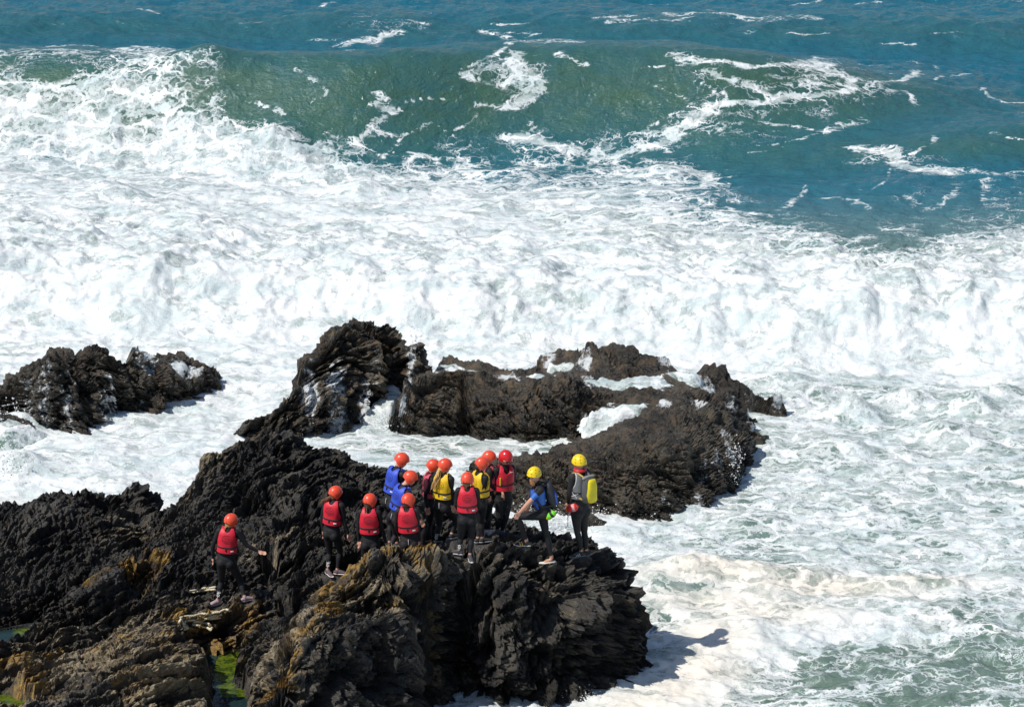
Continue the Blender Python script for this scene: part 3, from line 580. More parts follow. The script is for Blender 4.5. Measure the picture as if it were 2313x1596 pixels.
ROWS, COLS = 1060, 620
pyr = np.linspace(1640, -60, ROWS-40)
yr = at_z(np.full(pyr.shape, CX), pyr, 0.0)[1]
yr = np.r_[np.linspace(20, yr[0]-.3, 20), yr, yr[-1]+np.geomspace(1, 5000, 20)]
tc = np.r_[-np.geomspace(3.0, .19, 20), np.linspace(-.172, .172, COLS-40), np.geomspace(.19, 3.0, 20)]
TT, YY = np.meshgrid(tc, yr); XX = TT*YY/ math.cos(PITCH)*.98
amp_far = 1-sstep(110, 200, YY)
def sminterp(x, xp, fp, w=1.6):
    g = np.linspace(xp.min()-8, xp.max()+8, 900); f = np.interp(g, xp, fp); k = np.exp(-((np.arange(-200, 201)*(g[1]-g[0]))/w)**2); k /= k.sum()
    return np.interp(x, g, np.convolve(np.pad(f, 200, mode='edge'), k, 'valid'))
# big green swell
cpx = np.array([-400,0,450,800,1000,1250,1500,1650,1900,2080,2313,2700.]); cpy = np.array([118,116,128,126,112,104,114,124,158,190,215,230.])
cz = np.array([1.5,1.7,1.9,2.1,2.1,2.0,2.0,1.9,1.35,.8,.35,.1])
cxw, cyw = at_z(cpx, cpy, cz); Yc = sminterp(XX, cxw, cyw); Ac = sminterp(XX, cxw, cz)
Yc = Yc + .25*perlin(XX*.35, 0*XX, 0, 71)
d = YY-Yc
front = np.exp(-(np.maximum(-d, 0)/1.95)**2.0); back = np.exp(-(np.maximum(d, 0)/4.2)**2)
Z = Ac*np.where(d < 0, front, back) - .38*np.exp(-((d+3.9)/1.7)**2)*np.clip(Ac/1.8, 0, 1)
# second swell on the right
c2x, c2y = at_z(np.array([1100,1500,1700,2000,2313,2700.]), np.array([330,310,300,292,278,265.]), np.array([.05,.35,.6,.8,.95,1.0]))
Y2 = sminterp(XX, c2x, c2y); A2 = sminterp(XX, c2x, np.array([.0,.3,.55,.8,.95,1.0])); d2 = YY-Y2
Z += A2*np.where(d2 < 0, np.exp(-(d2/2.1)**2), np.exp(-(d2/2.6)**2))
c4x, c4y = at_z(np.array([0,1500,2313.]), np.array([30,40,45.]), np.array([.4,.4,.5])); d4 = YY-np.interp(XX, c4x, c4y); Z += .45*np.exp(-(d4/2.2)**2)*amp_far
c5x, c5y = at_z(np.array([1200,1700,2313,2600.]), np.array([480,440,420,420.]), np.array([.1,.3,.4,.4])); d5 = YY-np.interp(XX, c5x, c5y); Z += np.interp(XX, c5x, [0,.3,.4,.4])*np.exp(-(d5/1.8)**2)
# white bore behind the rocks
bfx, bfy = at_z(np.array([-300,0,300,600,900,1200,1500,1700,1850,2050,2313,2600.]), np.array([735,742,760,770,800,820,815,835,850,822,845,840.]), np.zeros(12))
Yb = sminterp(XX, bfx, bfy) + .5*fbm(XX*.5, 0*XX, 0, 81, 3); db = YY-Yb
Ab = .98+.30*perlin(XX*.28, 0*XX, 0, 83)+.2*sstep(3, 9, XX)
bore = np.where(db < 0, 0, sstep(-.2, 2.9, db)*np.exp(-(np.maximum(db-2.9, 0)/4.6)**1.6))*Ab
Z += bore
PXv, PYv = to_px(XX, YY, Z)
cov = table(PXv, PYv)
inview = sstep(-200, -30, PYv)
# chop and swell everywhere, heavier in the broken water
calm = np.exp(-(((PXv-1050)/330)**2+((PYv-1035)/48)**2)**1.5)
prot = 1-.75*np.exp(-((d+2.0)/2.3)**2)*np.clip(Ac/1.5, 0, 1)*(1-.8*(cov > .55))
tur = sstep(.45, .95, cov)*sstep(100, 250, PYv)
chop = .16*perlin(XX*.30, YY*.42, 0, 101)+.09*perlin(XX*.75+3, YY*.95, 0, 102)+.045*fbm(XX*1.9, YY*2.3, 0, 103, 3)
chop += .05*fbm(XX*.8+YY*.3, YY*1.1, 0, 120, 2, .5, True)
near = sstep(1240, 1500, PYv)*sstep(1300, 1700, PXv)
Z += chop*prot*amp_far*(1+.6*near)*(1-.85*calm)
bw = XX+.35*fbm(XX*1.1, YY*1.1, 0, 140, 2); bw2 = YY+.35*fbm(XX*1.1, YY*1.1, 3, 141, 2)
rough = fbm(bw*1.3, bw2*1.5, Z*1.2, 110, 5, .58, True)
mid = sstep(430, 560, PYv)*(1-sstep(800, 900, PYv))
Z += tur*(1-.9*calm)*rough*(.042+.015*mid)
bm = sstep(.05, .4, bore/1.2)
lump = fbm(bw*2.2, bw2*2.2, Z*2.2, 150, 5, .62, True)
Z += bm*(.055*lump+.20*fbm(bw*.9, bw2*.9, Z, 160, 3, .5))
# a few standing peaks in the right-hand wash
for a, b, r, hgt in ((1930,930,.5,.42),(2200,925,.45,.45),(2250,900,.5,.35),(1780,870,.6,.25),(2060,905,.6,.25),(1560,1290,.8,.22),(1900,1020,.7,.18),(2120,980,.6,.28),(1700,1180,.7,.18),(30,965,.5,.35),(40,1060,.6,.35),(330,1260,.5,.2),(1150,380,.9,.3),(1500,385,.8,.25),(1230,345,.8,.2),(640,350,.8,.35),(560,355,.8,.3),(820,435,.8,.3),(250,450,.8,.35),(470,290,.9,.35)):
    wx, wy = at_z(a, b, 0.); Z += hgt*np.exp(-(((XX-wx)/r)**2+((YY-wy)/(r*.7))**2))
# thrown lip and boils on the broken left end of the swell
lw = sstep(-14.5, -10, -XX-0)*0+sstep(.5, .9, cov)*np.exp(-((d+1.0)/2.6)**2)*np.clip(Ac, 0, 1)
Z += lw*(.22*fbm(bw*.9, bw2*.9, 0, 170, 4, .55, True)+.1)
# thick cream foam
crm = np.zeros(XX.shape)
for a, b, r1, r2, s_ in ((1650,1305,2.1,.42,1.1),(1850,1330,2.4,.45,1.1),(2080,1318,1.3,.28,.9),(1620,1360,2.0,.6,.9),(1720,1385,1.8,.5,.9),(1600,1440,1.0,.9,1.0),(1580,1500,.95,.9,1.),(1530,1560,1.0,.7,1.),(1450,1596,1.0,.5,1.0),(1350,1600,.7,.3,.6),(40,1150,1.2,.6,.5),(400,1160,.6,.8,.3),(1000,1010,1.6,.22,.4)):
    wx, wy = at_z(a, b, 0.); crm = np.maximum(crm, s_*np.exp(-(((XX-wx)/r1)**2+((YY-wy)/r2/1.3)**2)))
cov = np.clip(cov+.5*sstep(.3, .8, crm), 0, 1)
for a, b, r1, r2, s_ in ((1620,1292,1.3,.22,.34),(1860,1312,2.0,.2,.26),(2070,1322,.9,.2,.2),(1460,1310,1.0,.25,.22)):
    wx, wy = at_z(a, b, 0.); Z += .5*s_*np.exp(-(((XX-wx)/r1)**2+((YY-wy)/r2/1.5)**2))*(1+.5*fbm(XX*3, YY*3, 0, 180, 3))
# streaks and rings of foam drawn on the open water
QX, QY = at_z(PXv, PYv, 0.0)
WQX = .35*fbm(QX*.7, QY*.7, 0, 190, 4); WQY = .35*fbm(QX*.7, QY*.7, 5, 191, 4)
cov = np.where((PXv > 1450) & (PYv > 870), cov*(.74+.2*sstep(1350, 1450, PYv)), np.where((PYv > 300) & (PYv < 590), cov*.90, cov*.95))
cov = np.maximum(cov, sstep(.2, .6, bm)*(db < 3.2)*(1-.25*sstep(1.6, 3.2, db)))
def stroke(pts, w, s_):
    global cov
    wx, wy = at_z(np.array([p[0] for p in pts], float), np.array([p[1] for p in pts], float), 0.)
    sx = QX+WQX; sy = QY+WQY
    s_ = s_*.74; m = (QX > wx.min()-2) & (QX < wx.max()+2) & (QY > wy.min()-2) & (QY < wy.max()+2)
    if not m.any(): return
    x, y = sx[m], sy[m]; dd = np.full(x.shape, 99.)
    for i in range(len(wx)-1):
        ex, ey = wx[i+1]-wx[i], wy[i+1]-wy[i]; tt = np.clip(((x-wx[i])*ex+(y-wy[i])*ey)/(ex*ex+ey*ey+1e-9), 0, 1)
        dd = np.minimum(dd, np.hypot(x-wx[i]-tt*ex, y-wy[i]-tt*ey))
    c = cov[m]; cov[m] = np.maximum(c, s_*np.exp(-(dd/w)**2))
for pts, w, s_ in (([(1045,170),(1120,150),(1165,155),(1160,180),(1130,190),(1050,172)],.3,.85),([(1165,120),(1160,150),(1190,165),(1210,200),(1150,240),(1090,240)],.4,.8),([(1100,250),(1040,290),(1010,330)],.16,.6),
    ([(850,210),(845,235),(905,250),(840,280),(820,300),(790,350)],.22,.75),([(1270,120),(1330,145)],.25,.7),([(1520,120),(1600,135),(1700,150),(1830,140),(1920,175),(1925,200),(1850,215),(1700,235),(1600,235)],.35,.9),
    ([(1600,160),(1680,185),(1770,225)],.4,.8),([(1940,190),(2040,180),(2070,165)],.22,.8),([(1590,250),(1520,310),(1400,350),(1270,345),(1170,310)],.5,.85),([(1700,275),(1850,290),(1950,270)],.3,.6),
    ([(1420,410),(1480,390),(1590,390),(1600,415),(1500,440),(1430,425)],.45,.9),([(1940,335),(2010,340),(2040,375),(2150,385)],.4,.8),([(2190,390),(2250,400),(2313,400)],.25,.6),([(2230,400),(2215,450)],.18,.5),
    ([(870,370),(960,352),(1040,358),(1090,385)],.25,.8),([(780,110),(900,72)],.35,.75),([(580,350),(620,300),(600,280)],.2,.6),([(1100,60),(1200,100),(1290,95)],.3,.5),([(1520,35),(1580,30),(1700,40),(1820,38)],.4,.6),([(2000,510),(2080,520)],.35,.6),
    ([(1650,470),(1720,500),(1800,540),(1940,540)],.5,.7),([(2070,600),(2180,560),(2313,540)],.6,.8)):
    stroke(pts, w, s_)
rs = random.Random(11)
for k_ in range(46):
    x_, y_ = rs.uniform(480, 2330), rs.uniform(135, 470); P_ = [(x_, y_)]; a_ = rs.choice([-.25, .2, 1.9, 1.5])+rs.uniform(-.3, .3)
    for q_ in range(rs.randint(2, 4)): a_ += rs.uniform(-.7, .7); x_ += 38*math.cos(a_)*1.3; y_ += 22*math.sin(a_); P_.append((x_, y_))
    if table(np.array([x_]), np.array([y_]))[0] < .6: stroke(P_, rs.uniform(.06, .15), rs.uniform(.45, .85))
for k_ in range(26):
    x_, y_ = rs.uniform(200, 2330), rs.uniform(5, 100); stroke([(x_, y_), (x_+rs.uniform(30, 90), y_-rs.uniform(-6, 14))], rs.uniform(.08, .2), rs.uniform(.35, .7))
cov *= inview
milk = np.clip(sstep(360, 660, PYv)*.95 + .55*sstep(.5, .95, cov)*sstep(120, 260, PYv), 0, 1)
gl = np.exp(-((d+1.3)/1.9)**2)*np.clip(Ac/1.4, 0, 1) + .75*np.exp(-((d2+1.0)/1.3)**2)*A2 + .4*np.exp(-((d4+1.2)/1.6)**2) + near*.5  # swell fronts coloured greener for light passing through; also the near-shore green
sea = mesh_np('sea', np.stack([XX, YY, Z], -1).reshape(-1, 3), grid_faces(ROWS, COLS), MSEA, {'foam': cov, 'milk': milk, 'cream': np.clip(crm, 0, 1), 'lift': np.clip(gl, 0, 1)})
tag(sea, kind='structure')
# seabed under everything so that the world is closed below
sb = mesh_np('seabed', [(-6000, -50, -6), (6000, -50, -6), (6000, 6000, -6), (-6000, 6000, -6)], [(0, 1, 2, 3)], simple('sand', (.25, .21, .15), .9)); tag(sb, kind='structure')

# water washing over the rocks: sheets at the height of the ledges, with the rough rock poking through
def wash(ctrl, poly, seed, s=.045, thick=.02, mat=MSEA, cv=.66):
    C = pts3(ctrl); w = rbf_fit(C, .2); Pp = pts3(poly)
    gx, gy = np.meshgrid(np.arange(Pp[:, 0].min()-.2, Pp[:, 0].max()+.2, s), np.arange(Pp[:, 1].min()-.2, Pp[:, 1].max()+.2, s))
    sd = poly_sd(Pp, gx+.12*fbm(gx*3, gy*3, 0, seed, 2), gy+.12*fbm(gx*3, gy*3, 4, seed, 2))
    z = rbf_eval(C, w, gx, gy, .2)+thick+.07*fbm(gx*2.6, gy*2.6, 0, seed, 5, .65)-.03-.5*sstep(-.12, .12, sd)
    o = mesh_np('sea_wash', np.stack([gx, gy, z], -1).reshape(-1, 3), grid_faces(gx.shape[0], gx.shape[1], sd < .1), mat, {'foam': np.full(gx.shape, cv), 'milk': np.ones(gx.shape), 'cream': np.zeros(gx.shape), 'lift': np.zeros(gx.shape)})
    tag(o, kind='stuff')
wash([(985,828,.55),(1040,830,.52),(1100,838,.55),(1180,845,.70),(1280,848,.76),(1400,872,.82),(1480,862,.86),(1530,858,.8),(1570,850,.85),(1590,880,.6),(1650,900,.3)],
     WASH1, 301, thick=.05)
wash([(1330,930,.72),(1440,920,.8),(1520,918,.8),(1550,935,.7),(1400,935,.7),(1370,955,.5),(1340,972,.38)],
     WASH2, 303, thick=.03)
wash([(1230,805,.95),(1300,800,1.05),(1250,818,.85),(1330,828,.9),(1480,800,1.1),(1500,808,1.05),(1560,830,.85)],
     WASH3, 305, thick=.03)
wash([(850,845,.5),(900,855,.5),(880,900,.32),(850,940,.15),(870,975,.05),(930,960,.06)], [(848,842,.5),(925,842,.5),(905,890,.35),(890,940,.18),(930,985,.05),(790,985,.05),(815,935,.12),(845,900,.3),(855,870,.45)], 309, thick=-.02, cv=.75)
wash([(330,822,.72),(400,820,.6),(430,835,.45),(440,865,.15),(300,835,.9)], [(300,822,.9),(380,812,.65),(425,820,.5),(440,845,.35),(455,885,.02),(425,880,.1),(410,855,.4),(340,845,.65)], 311, thick=.04)
wash([(0,945,.35),(60,960,.3),(110,975,.12),(-80,940,.35)], [(-120,930,.4),(0,935,.35),(70,955,.28),(140,985,.03),(60,1000,.03),(-100,1000,.05)], 313, thick=.03, cv=.6)
wash([(300,1108,1.25),(345,1125,.95),(370,1160,.4),(390,1172,.1)], [(270,1104,1.35),(320,1104,1.3),(352,1115,1.05),(365,1140,.7),(400,1175,.03),(360,1172,.3),(335,1140,.9),(290,1115,1.3)], 315, thick=.03, cv=.75)

# ------------------------------------------------------------------ spray: loose drops thrown up where the sea breaks
rng = np.random.default_rng(4)
def drops(spots, name='spray'):
    oct_v = np.array([(1, 0, 0), (-1, 0, 0), (0, 1, 0), (0, -1, 0), (0, 0, 1), (0, 0, -1)], float); oct_f = np.array([(0, 2, 4), (2, 1, 4), (1, 3, 4), (3, 0, 4), (2, 0, 5), (1, 2, 5), (3, 1, 5), (0, 3, 5)])
    Vs = []
    for (a, b, z, n, sx, sy, sz, r) in spots:
        wx, wy = at_z(a, b, z); q = rng.normal(size=(n, 3))*(sx, sy, sz)*rng.random((n, 1))**.5; q[:, 2] = np.abs(q[:, 2]); c = q+(float(wx), float(wy), z)
        s_ = r*(.35+rng.random((n, 1, 1))**3*1.6); Vs.append(c[:, None, :]+oct_v[None]*s_)
    V = np.concatenate(Vs).reshape(-1, 3); F = (oct_f[None]+np.arange(len(V)//6)[:, None, None]*6).reshape(-1, 3)
    o = mesh_np(name, V, F, MSPRAY); tag(o, kind='stuff')
sp = [(1650,1085,.1,500,.10,.15,.35,.011),(1665,1040,.2,200,.08,.12,.25,.01),(1240,1185,.1,900,.45,.2,.22,.011),(1190,1160,.1,250,.3,.2,.2,.009),(1480,1160,.0,250,.8,.2,.12,.009),(1330,1170,.0,400,.4,.15,.15,.01),
      (20,960,.1,400,.35,.2,.3,.012),(20,1060,.1,500,.3,.3,.3,.012),(380,1150,.2,250,.2,.2,.15,.009),(1680,905,.1,300,.35,.1,.15,.011),(1760,900,.1,200,.12,.1,.2,.01),(940,790,1.0,300,.15,.2,.3,.012),(200,940,.1,120,.12,.1,.15,.01),
      (860,950,.2,200,.2,.2,.12,.01),(1300,1580,.0,200,.35,.1,.12,.008),(1640,950,.1,200,.25,.1,.12,.01),(2290,1480,.0,120,.4,.2,.12,.009)]
for a in np.linspace(-40, 2350, 70):
    yb = float(np.interp(float(at_z(a, 700, .8)[0]), bfx, bfy)); pyb = float(to_px(0, yb+1.2, 1.2)[1]); sp.append((a, pyb-10+rng.normal()*14, .7, 22, .35, .8, .25, .006))
drops(sp)
# ------------------------------------------------------------------ people
def ellipsoid(c, ax, R=np.eye(3), nu=16, nv=10):
    V = []; F = []
    for j in range(1, nv):
        b = math.pi*j/nv
        for i in range(nu):
            a = 2*math.pi*i/nu; V.append((ax[0]*math.sin(b)*math.cos(a), ax[1]*math.sin(b)*math.sin(a), ax[2]*math.cos(b)))
    V += [(0, 0, ax[2]), (0, 0, -ax[2])]; n = (nv-1)*nu
    for j in range(nv-2):
        for i in range(nu): F.append((j*nu+i, (j+1)*nu+i, (j+1)*nu+(i+1) % nu, j*nu+(i+1) % nu))
    for i in range(nu): F.append((n, i, (i+1) % nu)); F.append((n+1, (nv-2)*nu+(i+1) % nu, (nv-2)*nu+i))
    return np.array(V)@np.asarray(R)+np.asarray(c), F
def unit(v): v = np.asarray(v, float); return v/(np.linalg.norm(v)+1e-9)
def frame(yawdeg, pitchdeg=0):
    a, b = math.radians(yawdeg), math.radians(pitchdeg)
    f = np.array([math.cos(a)*math.cos(b), math.sin(a)*math.cos(b), math.sin(b)]); r = np.array([math.sin(a), -math.cos(a), 0]); u = np.cross(r, f)
    return r, f, u
# materials
def suit_mat(name, col):
    t = NT(name); P = t.obj(); n = t.noise(P, 7, 4, .6, .8); n2 = t.noise(P, 60, 2)
    folds = t.noise(t.vscale(P, (1, 1, 2.6)), 7, 4, .6, 1.2)
    return t.set(Base_Color=t.mix(n, tuple(c*.8 for c in col), tuple(c*1.5 for c in col)), Roughness=t.ss(n, .3, .7, .6, .78), Normal=t.bump(folds, .012, .6), Specular_IOR_Level=.3)
_suits = {}
def suit(col):
    if col not in _suits: _suits[col] = suit_mat('neoprene', col)
    return _suits[col]
MSKIN = NT('skin'); _P = MSKIN.obj()
MSKIN = MSKIN.set(Base_Color=MSKIN.mix(MSKIN.noise(_P, 14, 4), (.50, .24, .16), (.66, .37, .27)), Roughness=.5, Subsurface_Weight=.08, Subsurface_Radius=(.01, .004, .002))
MLIP = simple('lips', (.34, .10, .09), .5); MEYE = simple('eye', (.03, .025, .02), .25)
_vm = {}
def cloth(name, col, rough=.6, bump=.012):
    k = (name, col)
    if k not in _vm: _vm[k] = simple(name, col, rough, .26, 7, bump)
    return _vm[k]
def shell_mat(col, rough):
    k = ('shell', col)
    if k not in _vm:
        t = NT('helmet_shell'); P = t.obj(); n = t.noise(P, 18, 5, .7); sc = t.ss(t.noise(t.vscale(P, (1, 6, 1)), 30, 4, .7), .62, .72, 0, .5)
        _vm[k] = t.set(Base_Color=t.mix(sc, t.mix(n, tuple(c*.85 for c in col), tuple(min(1, c*1.15) for c in col)), tuple(min(1, c*1.3+.08) for c in col)), Roughness=t.ss(n, .3, .7, rough, rough+.15), Coat_Weight=.15)
    return _vm[k]
MBLACK = simple('black_webbing', (.012, .012, .013), .7, .1, 60); MINK = simple('dark_print', (.10, .006, .015), .7, .05); MINKB = simple('navy_print', (.008, .015, .12), .7, .05)
MWHITE = simple('white_print', (.78, .78, .76), .6, .05); MGREY = simple('grey_webbing', (.28, .28, .28), .7, .1)
BLUEPRINT = None

def finalize_body(mb, root, mats, prim, size=.0115, sm=4):
    V = np.vstack(mb.V); me = bpy.data.meshes.new('raw'); F = [tuple(dict.fromkeys(f)) for f in mb.F]
    me.from_pydata([tuple(v) for v in V], [], [f for f in F if len(f) > 2])
    o = bpy.data.objects.new('body', me); COL.objects.link(o)
    m = o.modifiers.new('r', 'REMESH'); m.mode = 'VOXEL'; m.voxel_size = size; m.adaptivity = 0
    s_ = o.modifiers.new('s', 'SMOOTH'); s_.factor = .5; s_.iterations = sm
    dg = bpy.context.evaluated_depsgraph_get(); new = bpy.data.meshes.new_from_object(o.evaluated_get(dg)); o.modifiers.clear(); o.data = new; bpy.data.meshes.remove(me)
    new.name = 'body'; n = len(new.vertices); co = np.empty(n*3, np.float32); new.vertices.foreach_get('co', co); co = co.reshape(-1, 3)
    # material by the nearest limb segment
    best = np.full(n, 9e9); mi = np.zeros(n, int)
    for a, b, r, k in prim:
        a, b = np.array(a), np.array(b); ab = b-a; t = np.clip(((co-a)@ab)/(ab@ab+1e-9), 0, 1); dd = np.linalg.norm(co-a-t[:, None]*ab, axis=1)/r
        mi = np.where(dd < best, k, mi); best = np.minimum(best, dd)
    for m in mats: new.materials.append(m)
    np_ = len(new.polygons); ls = np.empty(np_, np.int32); new.polygons.foreach_get('loop_start', ls); li = np.empty(len(new.loops), np.int32); new.loops.foreach_get('vertex_index', li)
    new.polygons.foreach_set('material_index', mi[li[ls]].astype(np.int32)); new.polygons.foreach_set('use_smooth', np.ones(np_, bool))
    co -= np.array(root.location, np.float32); new.vertices.foreach_set('co', co.ravel()); new.update()
    o.parent = root; return o

def hand(mb, prim, wrist, tip, palmn, s, k):
    d = unit(np.array(tip)-wrist); nrm = unit(palmn-d*np.dot(palmn, d)); side = np.cross(d, nrm); L = .18*s
    c = wrist+d*.045*s; R = np.stack([d, side, nrm]); mb.add(ellipsoid(c, (.052*s, .042*s, .019*s), R)); prim.append((wrist+d*.012, wrist+d*.09*s, .045*s, k))
    for i, (o_, ln) in enumerate(((-.031, .066), (-.0105, .076), (.0105, .072), (.030, .056))):
        b = wrist+d*.078*s+side*o_*s; m1 = b+d*ln*.5*s+side*o_*.18*s-nrm*.003; m2 = m1+d*ln*.5*s-nrm*.016*s
        mb.add(tube([b-d*.03*s, b, m1, m2], [.0105*s, .0105*s, .0098*s, .0085*s], 8)); prim.append((b, m2, .014, k))
    b = wrist+d*.03*s-side*.03*s; m1 = b-side*.022*s+d*.026*s-nrm*.012*s; m2 = m1+d*.030*s-nrm*.010*s
    mb.add(tube([b, m1, m2], [.014*s, .0115*s, .009*s], 8)); prim.append((b, m2, .016, k))

def make_person(p):
    s = p['s']; c = p['c']; Y0 = p['Y0']
    J = lambda x, y, d=0: at_y(*cp(c, x, y), Y0+d)
    fa, fb = p['fw']
    root = bpy.data.objects.new('person', None); COL.objects.link(root); rl = np.array([(fa[0]+fb[0])/2, (fa[1]+fb[1])/2, min(fa[2], fb[2])]); root.location = rl
    root.empty_display_size = .3
    tag(root, p['label'], 'person', 'people in helmets on the rocks')
    r, f, u0 = frame(p['yaw']); N = J(*p['neck']); Pv = J(*p['pel'][:2], p['pel'][2]); sp = unit(N-Pv)
    f = unit(f-sp*np.dot(f, sp)); r = np.cross(f, sp)
    mb = MB(); prim = []
    mats = [suit(p.get('suit', (.012, .012, .014))), MSKIN, cloth('blue_rash_vest', (.03, .14, .50))]
    # torso
    T = np.linalg.norm(N-Pv)
    def tp(t, fo=0): return Pv+sp*T*t+f*fo*s
    secs = [(-.10, -.005, .085, .075), (-.02, -.012, .162, .118), (.10, -.01, .166, .120), (.22, 0, .146, .104), (.38, .008, .126, .092), (.55, .006, .134, .098), (.72, 0, .146, .102), (.86, -.005, .148, .090), (.95, -.005, .120, .078), (1.0, 0, .070, .062)]
    mb.add(tube([tp(t, o_) for t, o_, a, b in secs], [(a*s, b*s) for t, o_, a, b in secs], 20, side=r, fl=.6))
    tors = 2 if p['k'] == 'p13' else 0
    prim.append((tp(.0), tp(.35), .15*s, 0)); prim.append((tp(.35), tp(.80), .15*s, tors)); prim.append((tp(.80), tp(.95), .14*s, 0))
    hips = {}
    for sd, sg in (('L', -1), ('R', 1)):
        mb.add(ellipsoid(tp(-.03)+r*sg*.075*s-f*.058*s, (.088*s, .088*s, .098*s)))
        hips[sd] = Pv+r*sg*.085*s-sp*.01
    # head
    hr, hf, hu = frame(p['hyaw'], p['hp']); hc0 = np.array(J(*p['head'], 0)); hy = N[1]+hf[1]*.02+f[1]*.03; hc = at_y(*cp(c, *p['head']), hy)
    Rh = np.stack([hr, hf, hu]); hp_ = lambda a, b, c_: hc+hr*a*s+hf*b*s+hu*c_*s
    mb.add(ellipsoid(hc, (.074*s, .094*s, .105*s), Rh)); mb.add(ellipsoid(hp_(0, .035, -.055), (.056*s, .058*s, .068*s), Rh))
    mb.add(ellipsoid(hp_(0, .062, -.098), (.026*s, .024*s, .022*s), Rh)); mb.add(tube([hp_(0, .092, -.015), hp_(0, .106, -.045), hp_(0, .092, -.05)], [.010*s, .014*s, .010*s], 8))
    for sg in (-1, 1): mb.add(ellipsoid(hp_(sg*.074, -.005, -.035), (.012*s, .02*s, .03*s), Rh)); mb.add(ellipsoid(hp_(sg*.034, .066, -.045), (.024*s, .022*s, .022*s), Rh))
    mb.add(ellipsoid(hp_(0, .091, -.078), (.022*s, .010*s, .008*s), Rh))
    mb.add(tube([N-sp*.03, N+sp*.02, hp_(0, -.015, -.07)], [.062*s, .054*s, .052*s], 14)); prim.append((hp_(0, .02, -.06), hp_(0, 0, .05), .10*s, 1)); prim.append((N+sp*.055, hp_(0, 0, -.06), .06*s, 1)); prim.append((N-sp*.03, N+sp*.01, .072*s, 0))
    # arms
    wr = {}
    for sd, sg in (('L', -1), ('R', 1)):
        S = N-sp*.055*s+r*sg*.165*s; ex, ey, es, wx, wy, ws = p[sd]
        def solve(a, px, py, L, sgn):
            q = at_y(*cp(c, px, py), a[1]); dd = np.linalg.norm(q-a)
            if dd < L and sgn:
                q = at_y(*cp(c, px, py), a[1]+math.copysign(math.sqrt(L*L-dd*dd)*min(1, abs(sgn)+.0), sgn))
            return q if np.linalg.norm(q-a) < L*1.25 else a+unit(q-a)*L*1.25
        E = solve(S, ex, ey, .285*s, es); W = solve(E, wx, wy, .25*s, ws); wr[sd] = (E, W)
        mb.add(ellipsoid(S-r*sg*.015*s, (.066*s, .062*s, .066*s)))
        mb.add(tube([N-sp*.035*s+r*sg*.05*s, S-r*sg*.02*s], [.055*s, .058*s], 10)); mid = S*.55+E*.45
        mb.add(tube([S, mid, E], [.058*s, .050*s, .039*s], 12)); m2 = E*.65+W*.35; mb.add(tube([E, m2, W], [.040*s, .040*s, .027*s], 12))
        bare = p['k'] == 'p13'
        if bare: prim += [(S, S*.75+E*.25, .065*s, 0), (S*.66+E*.34, S*.25+E*.75, .055*s, 2), (S*.15+E*.85, W, .045*s, 1)]
        else: prim += [(S, E, .055*s, 0), (E, W-(W-E)*.04, .040*s, 0)]
        tipdir = unit(W-E); 
        if p['k'] == 'p13' and sd == 'L': tipdir = unit(tipdir*.4+np.array([-.35, -.3, -.55]))
        if p['k'] == 'walker' and sd == 'R': tipdir = unit(np.array([.9, -.1, -.28]))
        hand(mb, prim, W, W+tipdir, unit(f*.3-r*sg*.8+np.array([0, 0, -.3])), s, 1)
    # legs
    ank = {}
    for sd, sg, kn, fw in (('L', -1, p['kn'][0], fa), ('R', 1, p['kn'][1], fb)):
        H = hips[sd]; gx, gy, gz, fd = fw; ft = np.array([gx, gy, gz]); fdir = np.array([math.cos(math.radians(fd)), math.sin(math.radians(fd)), 0])
        A = ft+np.array([0, 0, .085*s])-fdir*.03
        K0 = J(kn[0], kn[1], 0); midy = (H[1]+A[1])/2+kn[2]+f[1]*.05; K = at_y(*cp(c, kn[0], kn[1]), midy)
        hk = H*.55+K*.45; ka = K*.66+A*.34; back = unit(-f+sp*.0)
        mb.add(tube([H, hk, K], [.098*s, .080*s, .055*s], 14)); mb.add(tube([K, ka+back*.012, K*.3+A*.7, A], [.052*s, .057*s, .041*s, .032*s], 14))
        mb.add(ellipsoid(K+f*.008, (.052*s, .052*s, .058*s)))
        prim += [(H, K, .08*s, 0), (K, K*.17+A*.83, .05*s, 0), (K*.08+A*.92, A-np.array([0, 0, .05]), .045*s, 1)]
        mb.add(tube([A, A-np.array([0, 0, .04*s])+fdir*.03, ft+np.array([0, 0, .03])+fdir*.10*s], [.032*s, .034*s, .024*s], 10)); prim.append((ft+fdir*.0+np.array([0, 0, .03]), ft+fdir*.12, .04, 1))
        ank[sd] = (ft, fdir, A, K)
    body = finalize_body(mb, root, mats, prim)
    # eyes
    for sg in (-1, 1):
        e = MB().add(ellipsoid(hp_(sg*.03, .088, -.012), (.012*s, .007*s, .007*s), Rh, 8, 6)); e.build('eye', MEYE, root, rl)
